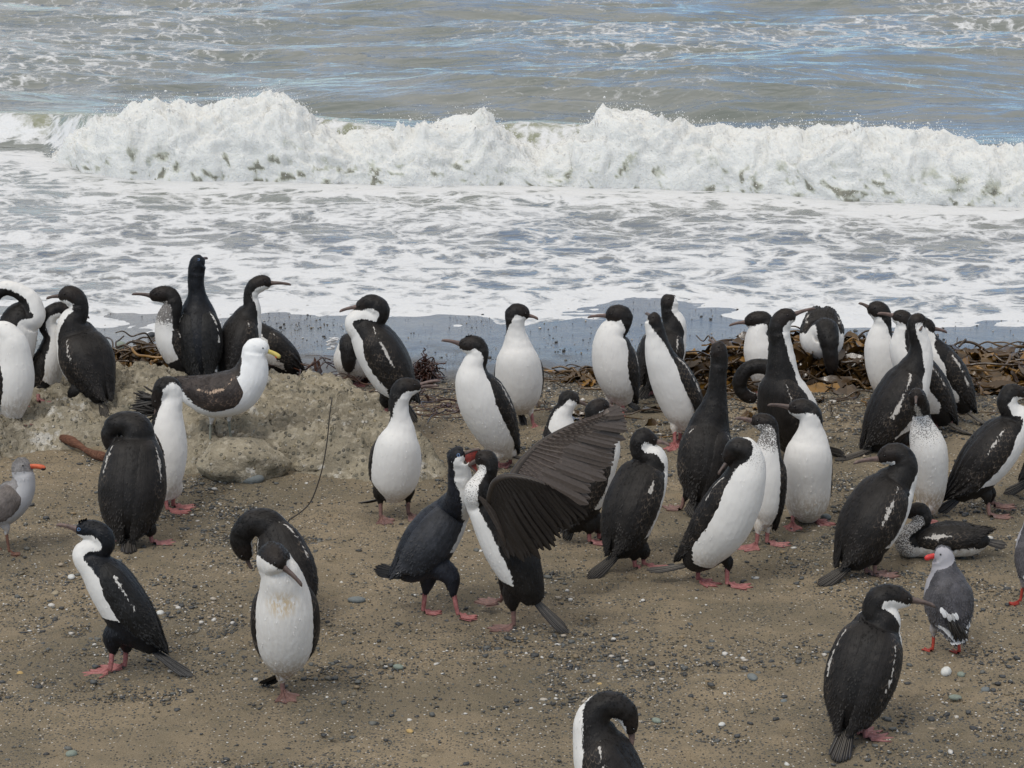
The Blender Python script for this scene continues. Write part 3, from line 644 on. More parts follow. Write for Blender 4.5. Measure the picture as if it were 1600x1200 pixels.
# ------------------------------------------------------------------ bird builder
def lerp_rows(A, tau, t):
    t = np.clip(t, tau[0], tau[-1]); i = np.clip(np.searchsorted(tau, t, side='right')-1, 0, len(tau)-2)
    f = (t-tau[i])/(tau[i+1]-tau[i]); f = f[..., None] if A.ndim > 1 else f
    return A[i]*(1-f)+A[i+1]*f
BIRDS = []; PENDING = []
def foot_mesh(b, A, ang, L, zg, webbed=True, kind='shag'):
    """webbed foot lying on the ground; A = ankle point, ang = toe direction (deg), L = length"""
    toes = [(-26, .86), (-2, 1.0), (20, .97), (62, .62)] if kind == 'shag' else [(-27, .9), (0, 1.), (27, .9)]
    a0, a1 = toes[0][0]-7, toes[-1][0]+7; na, nr = 49, 12
    th = np.linspace(a0, a1, na); rad = np.zeros(na); ridge = np.zeros(na)
    for i, t in enumerate(th):
        ta = [q[0] for q in toes]; k = min(max(np.searchsorted(ta, t)-1, 0), len(ta)-2); lo, hi = toes[k], toes[k+1]
        u = np.clip((t-lo[0])/(hi[0]-lo[0]), 0, 1); rad[i] = lo[1]+(hi[1]-lo[1])*u-.22*4*u*(1-u)*(1 if kind == 'shag' else 1.1)
        if t < toes[0][0]: rad[i] = toes[0][1]*(.2+.8*(t-a0)/7)
        if t > toes[-1][0]: rad[i] = toes[-1][1]*(.2+.8*(a1-t)/7)
        ridge[i] = max(math.exp(-((t-q[0])/3.6)**2) for q in toes)
    V = []; fl = 1 if ang < 1000 else -1; an = ang if fl > 0 else ang-2000
    for top in (1, 0):
        for i in range(na):
            for j in range(nr):
                q = j/(nr-1); r_ = L*rad[i]*q; t = R(an+fl*th[i])
                z = .0035+.0065*ridge[i]*(1-.45*q)+.014*math.exp(-(q*rad[i]/.20)**2)+.0015*sin(q*9+i) if top else -.003
                if top and j == nr-1: z = .0015+.003*ridge[i]
                V.append((A[0]+r_*cos(t), A[1]+r_*sin(t), zg+z))
    F = [tuple(f) for f in grid_faces(na, nr)]; n_ = na*nr
    F += [tuple(x+n_ for x in f[::-1]) for f in F]
    rim = [i*nr+nr-1 for i in range(na)]; F += [(rim[i], rim[i+1], rim[i+1]+n_, rim[i]+n_) for i in range(na-1)]
    b.add(V, F, 1, wf=-.02)
def blade(C0, C1, wd, nrm_, bend=0., n=8, tip=.75, curve=None, fringe=0, ridge=.0022):
    """one feather: flat tapered vane with a shaft from C0 to C1"""
    C0 = np.asarray(C0, float); C1 = np.asarray(C1, float); T = nrm(C1-C0); S_ = nrm(np.cross(T, nrm_)); Nn = np.cross(S_, T); L = np.linalg.norm(C1-C0); V = []; sh = []
    for i in range(n):
        t = i/(n-1); w_ = wd*(min(1, .45+t*1.6))*(1 if t < tip else math.sqrt(max(0, 1-((t-tip)/(1-tip))**2*.96)))
        c = C0+(C1-C0)*t+Nn*bend*L*sin(t*pi)
        if curve is not None: c = c+curve*(t*t)
        for j, k_ in ((-1, 0), (-.14, .0), (0, 1), (.14, .0), (1, 0)): V.append(c+S_*w_*j+Nn*(ridge*(1-abs(j))+(.0012 if j == 0 else 0))); sh.append(k_*(1-.5*t))
    if fringe: sh = [max(x, fringe*(1 if i//5 >= n-2 else (.5 if i % 5 in (0, 4) and i//5 > n//2 else 0))) for i, x in enumerate(sh)]
    V = np.array(V); V2 = V-Nn*.0012; F = [tuple(f) for f in grid_faces(n, 5)]; m_ = len(V); F += [tuple(x+m_ for x in f[::-1]) for f in F]
    return np.concatenate([V, V2]), F, np.array(sh*2)
def bird(label, psi, T, N, bill=None, tail=None, legs=(), base=None, sp='j', foot='pink', bc='dusk', beta=(92, 88, 78, 66, 44), wing=(1, 1), wv=108, bar=(.16, .62, .006), thigh='k',
         bw=0, rmf=False, nw=None, tailw=1., opened=None, wt=0., dz=0., cat='cormorant', name='cormorant', lean=.32, footL=.108, extra=None, soil=0, speck=0, stain=False, eyes=1, tilt=0, quill=None, wingR=1., shaggy=0, headcol=None, hd=None, wlift=0., billlen=None, notail=False, wshort=0., twist=0, tailn=9):
    psi = R(psi); Fd = np.array([cos(psi), sin(psi), 0]); Lt = np.array([sin(psi), -cos(psi), 0])    # forward, right side
    T = [tuple(t)+(None,)*(4-len(t)) for t in T]; wr_ = .92 if (wing[0] or wing[1]) else 1.; T = [(a_[0], a_[1], a_[2]*wr_, a_[3]) for a_ in T]; N = [tuple(t)+(None,)*(4-len(t)) for t in N]
    fts = [ghit(l[2], l[3]) for l in legs]
    if base is None: base = (np.mean([l[2] for l in legs]), np.mean([l[3] for l in legs])); Y0 = float(np.mean([f[1] for f in fts])); zg = float(np.mean([f[2] for f in fts])); X0 = float(np.mean([f[0] for f in fts]))
    else: g = ghit(*base); X0, Y0, zg = g
    s = Y0/cos(PITCH)*.985/FPX
    hipx = T[min(1, len(T)-1)][0]; pts = []; rad = []
    for i, (x, y, r, w_) in enumerate(T+N):
        p = at_plane(x, y, Y0); h = p[2]-zg
        if w_ is None:
            if abs(cos(psi)) > .45: wd = np.clip((x-hipx)*s/cos(psi)*sin(psi), -.13, .13)
            else: wd = sin(psi)*lean*(h-.12)
            if i >= len(T): wd = wlast
        else: wd = w_/100.
        wlast = wd
        pts.append(at_plane(x, y, Y0+wd)); rad.append(r*s)
    pts = np.array(pts); nT = len(T); nA = len(pts)
    M_ = 8; C, tau = catmull(pts, M_); Rr = np.maximum(catmull(np.array(rad)[:, None], M_)[0][:, 0], .006)
    Tn = np.gradient(C, axis=0); Tn /= np.linalg.norm(Tn, axis=1)[:, None]+1e-9
    D = np.zeros_like(C); d = nrm(np.cross(Lt, Tn[0]))
    for i in range(len(C)):
        if tau[i] <= nT-1: d = np.cross(Lt, Tn[i]); d = nrm(d-Tn[i]*np.dot(d, Tn[i])) if np.linalg.norm(d) > .2 else nrm(D[i-1]-Tn[i]*np.dot(D[i-1], Tn[i]))
        else: d = nrm(d-Tn[i]*np.dot(d, Tn[i]))
        D[i] = d
    if not rmf or hd is not None:
        tgt = np.array(hd, float) if hd is not None else U
        dh = nrm(tgt-Tn[-1]*np.dot(tgt, Tn[-1])); a_ = math.atan2(np.dot(np.cross(D[-1], dh), Tn[-1]), np.dot(D[-1], dh))
        for i in range(len(C)):
            f = sstep(nT-1, nA-2.3, tau[i]); 
            if f > 0: aa = a_*f; D[i] = D[i]*cos(aa)+np.cross(Tn[i], D[i])*sin(aa)
    L = np.cross(Tn, D)      # left or right lateral, consistent
    # body tube
    K = 26; a = np.linspace(0, 2*pi, K, endpoint=False); asp = np.where(tau > nA-3.4, .86, 1.)
    rings = C[:, None, :]+Rr[:, None, None]*(np.cos(a)[None, :, None]*D[:, None, :]+(np.sin(a)[None, :, None]*asp[:, None, None])*L[:, None, :])
    V = rings.reshape(-1, 3); n = len(C)
    e0 = C[0]-Tn[0]*Rr[0]*.5; e1 = C[-1]+Tn[-1]*Rr[-1]*.5; V = np.concatenate([V, [e0, e1]])
    F = [tuple(f) for f in grid_faces(n, K, True)]+[(len(V)-2, (j+1) % K, j) for j in range(K)]+[(len(V)-1, (n-1)*K+j, (n-1)*K+(j+1) % K) for j in range(K)]
    tb = MB(); tb.add(V, F)
    # thighs
    thC = []
    for l, f in zip(legs, fts):
        hip = at_plane(l[0], l[1], f[1]*.6+Y0*.4); top = hip*.5+f*.5+np.array([0, 0, .010]); inn = lerp_rows(C, tau, np.array(1.0 if nT > 2 else .6))
        inn = inn*.75+hip*.25+U*.03
        r0 = l[6] if len(l) > 6 else .034
        if cat == 'gull': r0 *= .5; top = hip*.72+f*.28
        c_, _ = catmull([inn, hip+U*.012, top], 5); rr = np.interp(np.linspace(0, 1, len(c_)), [0, .4, .65, .88, 1], [r0*1.5, r0*1.25, r0*.95, r0*.5, .010])
        v_, f_ = tube(c_, rr, 14); tb.add(v_, f_); thC.append((c_, rr, top))
    tmp = tb.build('tmp_body', []); tmp['x'] = 1
    md = tmp.modifiers.new('r', 'REMESH'); md.mode = 'VOXEL'; md.voxel_size = .0052
    md = tmp.modifiers.new('s', 'SMOOTH'); md.factor = .5; md.iterations = 3
    PENDING.append(dict(locals()))
def finish_birds():
    bpy.context.view_layer.update(); dg = bpy.context.evaluated_depsgraph_get()
    for q in PENDING:
        ev = q['tmp'].evaluated_get(dg); me = ev.to_mesh(); V = np.empty(len(me.vertices)*3, np.float32); me.vertices.foreach_get('co', V); V = V.reshape(-1, 3).astype(float); NN = np.empty(V.size, np.float32); me.vertices.foreach_get('normal', NN); q['bN'] = NN.reshape(-1, 3).astype(float)
        F = [tuple(p.vertices) for p in me.polygons]; ev.to_mesh_clear(); q['bV'] = V; q['bF'] = F
    for q in PENDING:
        t = q['tmp']; me = t.data; bpy.data.objects.remove(t); bpy.data.meshes.remove(me)
    for i, q in enumerate(PENDING): build_rest(i, **q)
def fuzz(mb, P, wf, Nn, Td, n, ex, rg, nv=None):
    """loose feather tips over the plumage, pointing tailwards"""
    k = rg.integers(0, len(P), n); k = k[(wf[k] < 0) | (rg.random(n) < .06)]; n = len(k); mb.pick = k; nn_ = Nn[k]; d = Td[k]+rg.normal(0, .16, (n, 3)); d -= nn_*((d*nn_).sum(1)[:, None]); d /= np.linalg.norm(d, axis=1)[:, None]+1e-6; d += nn_*.06
    s_ = np.cross(d, nn_); s_ /= np.linalg.norm(s_, axis=1)[:, None]+1e-6; ln = rg.uniform(.006, .014, n)[:, None]; wd = rg.uniform(.0014, .0028, n)[:, None]
    a = P[k]-nn_*.001; v = np.stack([a-s_*wd, a+s_*wd, a+d*ln*.5-s_*wd*1.1+nn_*.0016, a+d*ln*.5+s_*wd*1.1+nn_*.0016, a+d*ln-s_*wd*.35+nn_*.0022, a+d*ln+s_*wd*.35+nn_*.0022], 1).reshape(-1, 3)
    F = []
    for i in range(n): o_ = i*6; F += [(o_, o_+1, o_+3, o_+2), (o_+2, o_+3, o_+5, o_+4)]
    mb.add(v, F, 0, wf=np.repeat(wf[k], 6), **{e: np.repeat(x[k], 6) for e, x in ex.items()})
def build_rest(bi, **q):
    g = lambda k: q[k]
    C, tau, Rr, Tn, D, L, nT, nA, pts, s, zg, Lt, Fd, Y0 = (q[k] for k in ('C', 'tau', 'Rr', 'Tn', 'D', 'L', 'nT', 'nA', 'pts', 's', 'zg', 'Lt', 'Fd', 'Y0'))
    V = q['bV']; pl = PL[q['sp']]; rg = np.random.default_rng(100+bi)
    root = empty(q['name'], (q['X0'], Y0, zg)); tag(root, q['label'], q['cat'], 'cormorants crowded on the beach' if q['cat'] == 'cormorant' else 'gulls among the cormorants')
    off = -np.array([q['X0'], Y0, zg])
    # feather softness
    nv_ = V-C.mean(0); 
    best = np.full(len(V), 1e9); bidx = np.zeros(len(V), int)
    for k in range(len(C)):
        d_ = np.linalg.norm(V-C[k], axis=1)/(Rr[k]+.004); m_ = d_ < best; best[m_] = d_[m_]; bidx[m_] = k
    rel = V-C[bidx]; cd_ = (rel*D[bidx]).sum(1); cl_ = (rel*L[bidx]).sum(1); angv = np.degrees(np.abs(np.arctan2(cl_, -cd_)))   # 0 = ventral
    bt = q['beta']; tb_ = [0, nT-1, nT, (nT+nA-2.6)/2+.3, nA-2, nA-1]; bb = [bt[0], bt[0], bt[1], bt[2], bt[3], bt[4]]
    if nA-nT < 4: tb_ = [0, nT-1, nT, nA-2, nA-1]; bb = [bt[0], bt[0], bt[1], bt[3], bt[4]]
    tb_ = [0, .8, 1.5]+tb_[1:]; bb = [bt[0]*(.35 if q['thigh'] == 'k' else 1), bt[0]*(.6 if q['thigh'] == 'k' else 1), bt[0]]+bb[1:]; beta = np.interp(tau[bidx], tb_, bb); wf = np.radians(beta-angv)*Rr[bidx]
    if 'wrap' in (q['extra'] or {}): wf = np.full(len(V), q['extra']['wrap'])
    thm = np.zeros(len(V))
    for c_, rr, top in q['thC']:
        bt_ = np.full(len(V), 1e9)
        for k in range(3, len(c_)): bt_ = np.minimum(bt_, np.linalg.norm(V-c_[k], axis=1)/(rr[k]+.008))
        m_ = ((bt_ < best*1.0) & (V[:, 2] < c_[4][2]+.045)) | ((bt_ < 1.45) if q['thigh'] == 'k' and q['cat'] == 'cormorant' else False); wf[m_] = {'k': -.03, 'w': .03}[q['thigh']]
    hb = sstep(nA-3.2, nA-2.2, tau[bidx])
    soil = np.zeros(len(V)); h_ = V[:, 2]-zg
    soil = (.5+q['soil'])*sstep(.20, .09, h_)+q['soil']*.5
    speck = q['speck']*sstep(nT-1.6, nT, tau[bidx])
    disp = .0008*noise(V*np.array([70, 70, 28]), 5+bi)+.0005*noise(V*np.array([160, 160, 60]), 6)
    disp += .0022*noise(V*np.array([34, 34, 30]), 15+bi)*sstep(nT-.6, nT+.4, tau[bidx])*sstep(nA-1.8, nA-2.6, tau[bidx]); gn = rel/(np.linalg.norm(rel, axis=1)[:, None]+1e-6); V = V+gn*disp[:, None]
    stain = np.zeros(len(V))
    if q['stain']: c0 = lerp_rows(C, tau, np.array(nT-1.35)); stain = np.clip(1.25-np.linalg.norm((V-c0)*np.array([1, .55, 1])-np.array([0, -.02, 0]), axis=1)/.052, 0, 1)
    b = MB(); b.add(V+off, q['bF'], 0, wf=wf, hb=hb, soil=soil, speck=speck, stain=stain)
    # shanks and feet
    for l, f, (c_, rr, top) in zip(q['legs'], q['fts'], q['thC']):
        zf = float(ground(f[0], f[1])[0]); A = np.array([f[0], f[1], zf]); lift = l[5] if len(l) > 5 else 0
        kr = .0078 if q['cat'] == 'cormorant' else .0052
        c2, _ = catmull([top+U*.02, top*.5+(A+U*(.014+lift))*.5, A+U*(.011+lift)], 5)
        v_, f_ = tube(c2, np.linspace(kr*1.25, kr, len(c2)), 10); b.add(v_+off, f_, 1, wf=-.02)
        foot_mesh(b, A+off, l[4], q['footL'] if q['cat'] == 'cormorant' else .05, zf+lift-zg, kind='shag' if q['cat'] == 'cormorant' else 'gull')
    fuzz(b, V+off, wf, q['bN'], -Tn[bidx], 1900, dict(hb=hb, soil=soil, speck=speck, stain=stain), rg)
    b.build('body', [pl['b'], SK[q['foot']]], root)
    # wings
    zipw = {1: -1, 0: 1}
    side_sign = np.sign(np.dot(L[len(L)//6], Lt)) or 1
    for sd_, on in ((1, q['wing'][0]), (-1, q['wing'][1])):      # 1 = right wing, -1 = left
        if not on: continue
        na, nb = 84, 44; aa = np.linspace(0, 1, na)[:, None]*np.ones((1, nb)); bb_ = np.ones((na, 1))*np.linspace(0, 1, nb)[None]
        ts = nT-1+.12; tt = ts+(0.05+q['wshort']-ts)*aa
        c = lerp_rows(C, tau, tt.ravel()); r_ = lerp_rows(Rr, tau, tt.ravel()); dd = lerp_rows(D, tau, tt.ravel()); ll = lerp_rows(L, tau, tt.ravel())*side_sign*sd_; tn = lerp_rows(Tn, tau, tt.ravel())
        wv = q['wv']
        pv = np.interp(aa[:, 0], [0, .05, .14, .3, .5, .7, .85, .95, 1], [48, 72, wv*.88, wv, wv*1.02, wv*.92, wv*.72, 46, 26]); pd = np.interp(aa[:, 0], [0, .08, .3, .7, 1], [34, 16, 9, 7, 9])
        pv = pv+2.2*np.abs(np.sin(aa[:, 0]*34))*(aa[:, 0] > .25)
        ph = np.radians(pd[:, None]+(pv-pd)[:, None]*bb_).ravel()
        prof = np.sin(np.clip(bb_, 0, 1)*pi)**.55; along = np.interp(aa, [0, .07, .2, .8, 1], [0, .5, 1, 1, .8])
        offs = (-.0045+q['wingR']*.0150*prof*along+.006*sstep(.6, 1, aa)).ravel()
        # overlapping feather ridges
        cov = (sstep(.30, .5, bb_)*sstep(.9, .6, aa)).ravel(); row = (bb_*7.3+aa*1.2) % 1
        offs += (.0012*(row-.5)*sstep(.08, .25, bb_)*sstep(1, .9, bb_)).ravel()+.0012*noise(np.stack([aa.ravel()*22, bb_.ravel()*9, 0*aa.ravel()+bi], 1), 8)
        Pw = c+(r_*1.0+offs)[:, None]*(np.cos(ph)[:, None]*dd+np.sin(ph)[:, None]*ll)
        Pw = Pw-tn*((.035+.012*rg.random())*sstep(.78, 1, aa)*np.interp(bb_, [0, .4, 1], [.7, 1, .4])).ravel()[:, None]
        if q['shaggy']: Pw = Pw-tn*(q['shaggy']*sstep(.4, 1, aa)*np.maximum(0, np.sin(bb_*26))**.5).ravel()[:, None]+(np.cos(ph)[:, None]*dd)*(q['shaggy']*.4*sstep(.3, 1, aa)*(np.sin(bb_*26) > 0)).ravel()[:, None]
        if q['wlift']: Pw = Pw+(q['wlift']*sstep(.1, 1, aa)).ravel()[:, None]*(ll*.8+dd*.5)
        a0, a1, bwid = q['bar']; Lw = float(np.linalg.norm(lerp_rows(C, tau, np.array(ts))-lerp_rows(C, tau, np.array(.05))))
        circ = float(np.mean(r_))*np.radians(wv); bl_ = .50+.10*(aa-.35)
        bn = noise(np.stack([aa.ravel()*Lw*95, (bb_*circ*150-aa*Lw*60).ravel(), 0*aa.ravel()+bi], 1), 9).reshape(aa.shape); wfw = bwid*(.42+.45*np.sin(aa*17+bi))-np.abs(bb_-bl_)*circ+.008*bn; wfw = np.where((aa > a0) & (aa < a1), wfw, -.03); 
        fr = .004-aa*Lw*1.0; fr = np.where((bb_ > .45), fr+.010*np.sin(bb_*30+bi)+.008*bn, -.03)      # ragged white shoulder edge
        if q['cat'] == 'gull': fr = fr*0-.03
        if q['sp'] == 'g': wfw = np.where((aa > .72) & (bb_ > .25) & (np.sin(bb_*14+aa*25) > -.1), .01, -.03)*1.
        if q['sp'] == 'h': wfw = np.full_like(aa, -.03)
        wfw = np.maximum(wfw, fr)
        # solid sheet
        nin = (np.cos(ph)[:, None]*dd+np.sin(ph)[:, None]*ll); V2 = Pw-nin*.0045
        Va = np.concatenate([Pw, V2])+off; n1 = na*nb; Fa = grid_faces(na, nb); Fl = [tuple(f) for f in Fa]+[tuple(f[::-1]+n1) for f in Fa]
        bd = [i*nb for i in range(na)]+[(na-1)*nb+j for j in range(1, nb)]+[i*nb+nb-1 for i in range(na-2, -1, -1)]+[j for j in range(nb-2, 0, -1)]
        Fl += [(bd[k], bd[(k+1) % len(bd)], bd[(k+1) % len(bd)]+n1, bd[k]+n1) for k in range(len(bd))]
        w_ = MB(); w_.add(Va, Fl, 0, wf=np.concatenate([wfw.ravel()]*2), cov=np.concatenate([cov]*2))
        fuzz(w_, Pw+off, wfw.ravel(), nin, -tn, 420, dict(cov=cov), rg, nv=len(Va))
        o = w_.build('wing', pl['w'], root)
        uvl = o.data.uv_layers.new(name='wing'); li = np.empty(len(o.data.loops), np.int32); o.data.loops.foreach_get('vertex_index', li)
        uvb = np.stack([aa.ravel()*Lw*1., bb_.ravel()*circ], 1); uvv = np.concatenate([uvb]*2+[np.repeat(uvb[w_.pick], 6, axis=0)]); uvl.data.foreach_set('uv', uvv[li].astype(np.float32).ravel())
    # tail
    if q['tail'] is not None:
        tx = q['tail']; rt = C[0]-Tn[0]*0+Tn[0]*.01; tp = at_plane(tx[0], tx[1], Y0+(tx[2]/100 if len(tx) > 2 else 0))
        if tp[2] < float(ground(tp[0], tp[1])[0])+.004: tp = ghit(tx[0], tx[1])+U*.008
        ax = nrm(tp-rt); up_ = nrm(D[0]-ax*np.dot(D[0], ax)); vc = nrm(CAM-rt); up_ = nrm(up_+.75*(vc-ax*np.dot(vc, ax))); sd2 = nrm(np.cross(ax, up_)); Ln = np.linalg.norm(tp-rt)
        k_ = q['tailn']; tl = MB(); spread = (.024 if q['cat'] == 'cormorant' else .03)*q['tailw']
        for i in range(k_):
            e = (i-(k_-1)/2)/((k_-1)/2); st = rt+sd2*e*.012*q['tailw']-up_*abs(e)*.004+up_*.001*(i % 2)
            en = tp+sd2*e*spread-ax*Ln*.16*e*e-up_*.006*abs(e)+up_*.0012*(i % 2)+sd2*rg.normal(0, .0015)
            v_, f_, sh = blade(st, en, .0062*q['tailw'], up_, bend=-.02, tip=.86); tl.add(v_+off, f_, 0, sh=sh)
        tl.build('tail', q['quill'] or {'j': M_QUILL, 'a': M_QUILLD, 'd': M_QUILLD}.get(q['sp'], M_QW), root)
    # bill
    hx = C[-1]; hT = Tn[-1]; hD = D[-1]
    if q['bill'] is not None:
        gu = q['cat'] == 'gull'; bx = q['bill']; ww = q['bw']/100; yb_ = pts[-1][1]
        tip = at_plane(bx[0], bx[1], yb_+ww); bm_ = MB(); st = hx-hT*.006; Lb = np.linalg.norm(tip-st); ax = nrm(tip-st); dn = nrm(hD-ax*np.dot(hD, ax))
        def mand(st, tip, r0, r1, hook, upd, fl=.8):
            n_ = 14; t_ = np.linspace(0, 1, n_)[:, None]; c_ = st+(tip-st)*t_+upd*(.004*np.sin(t_*pi))-dn*(hook*np.clip((t_-.8)/.2, 0, 1)**1.6)
            rr = np.interp(t_[:, 0], [0, .25, .7, .92, 1], [r0, r0*.62, r1, r1*1.05, r1*.35]); return tube(c_, rr, 10, upd, 1.15)
        if q['opened'] is None:
            v_, f_ = mand(st+dn*.0018, tip, .0120 if not gu else .0115, .0052 if not gu else .0088, .0055, dn); bm_.add(v_+off, f_, 0)
            v_, f_ = mand(st-dn*.0045, tip-ax*Lb*.07-dn*.0032, .0092 if not gu else .009, .0036 if not gu else .006, .0, dn); bm_.add(v_+off, f_, 0)
        else:
            lo = at_plane(q['opened'][0], q['opened'][1], yb_+ww)
            v_, f_ = mand(st+dn*.003, tip, .0095, .0050, .005, dn); bm_.add(v_+off, f_, 0)
            v_, f_ = mand(st-dn*.006, lo, .0090, .0045, .0, dn); bm_.add(v_+off, f_, 0)
            if (q['extra'] or {}).get('gape'):
                gp = []; 
                for t_ in np.linspace(0, .93, 9):
                    u_ = st+(tip-st)*t_; l_ = st+(lo-st)*t_*.95
                    for z_ in (-1, -.5, 0, .5, 1): 
                        mid = (u_+l_)/2-ax*.012*(1-abs(z_))*0; gp.append(u_*(1-(z_+1)/2)+l_*((z_+1)/2)+nrm(np.cross(ax, dn))*.0-(nrm((tip+lo)/2-st))*.012*(1-z_*z_)*t_)
                gp = np.array(gp); lat = nrm(np.cross(ax, dn)); wdt = np.repeat(.0075*(1-np.linspace(0, .93, 9)**2)+.001, 5)[:, None]*(1-np.tile(np.array([-1, -.5, 0, .5, 1])**2, 9)[:, None]*.4)
                GA = np.concatenate([gp+lat*wdt, gp-lat*wdt]); Fg = grid_faces(9, 5); bm_.add(GA+off, [tuple(f) for f in Fg]+[tuple(f[::-1]+45) for f in Fg], 1)
        bo = bm_.build('bill', [BL[q['bc']], BL['gape']], root)
        if gu:
            sp_ = {'yel': 'spot', 'ora': 'blk', 'redb': None}[q['bc']]
            if sp_:
                c_ = np.array([st+(tip-st)*t_-dn*.003 for t_ in (.78, .86, .93, 1.02)] if sp_ == 'blk' else [st+(tip-st)*t_-dn*.0068 for t_ in (.70, .78, .86)])
                v_, f_ = tube(c_, [.0080, .0098, .0092, .004][:len(c_)] if sp_ == 'blk' else [.004, .0072, .004], 10); b2 = MB(); b2.add(v_+off, f_); b2.build('bill_tip' if sp_ == 'blk' else 'bill_spot', BL[sp_], bo)
    # eyes
    if q['eyes']:
        te = nA-1.72; c = lerp_rows(C, tau, np.array(te)); r_ = float(lerp_rows(Rr, tau, np.array(te))); dd = lerp_rows(D, tau, np.array(te)); ll = lerp_rows(L, tau, np.array(te)); tn = lerp_rows(Tn, tau, np.array(te))
        for sg in (1, -1):
            n_ = nrm(dd*.38+ll*sg*.92); p_ = c+n_*np.array([r_*.86])[0]+tn*.004
            V_, F_ = ICO2; e = MB(); e.add(p_+V_*(.0042 if q['cat'] == 'cormorant' else .0036)+off+n_*.0005, F_); eo = e.build('eye', M_EYE, root)
            if q['sp'] in 'ad':
                t1 = nrm(np.cross(n_, tn)); cc = np.array([p_+n_*.0004+(tn*cos(x)+t1*sin(x))*.0052 for x in np.linspace(0, 2*pi, 17)]); v_, f_ = tube(cc, .0014, 6, n_, cap=False); r2 = MB(); r2.add(v_+off, f_); r2.build('eye_ring', M_RING, eo)
    ex = q['extra'] or {}
    if ex.get('caruncle'):
        lat = nrm(np.cross(hT, hD)); b3 = MB()
        for sg in (1, -1):
            for k in range(4): V_, F_ = ICO2; b3.add(hx+hD*(.0078+.001*k)+lat*sg*(.0045)-hT*(.004*k-.004)+V_*.0042+off, F_)
        b3.build('caruncle', M_CAR, root)
    if ex.get('crest'):
        b4 = MB()
        for k in range(16):
            te = nA-1.5-.9*rg.random(); c = lerp_rows(C, tau, np.array(te)); r_ = float(lerp_rows(Rr, tau, np.array(te))); dd = lerp_rows(D, tau, np.array(te)); ll = lerp_rows(L, tau, np.array(te)); tn = lerp_rows(Tn, tau, np.array(te))
            p_ = c+dd*r_*.93+ll*rg.normal(0, .006); v_, f_, sh = blade(p_, p_+dd*ex['crest']*rg.uniform(.6, 1)-tn*.010*rg.random()+ll*rg.normal(0, .003), .0022, ll, n=5); b4.add(v_+off, f_, 0, sh=0)
        b4.build('crest', M_QUILLD, root)
    for fn in ex.get('add', ()): fn(root, off, q)

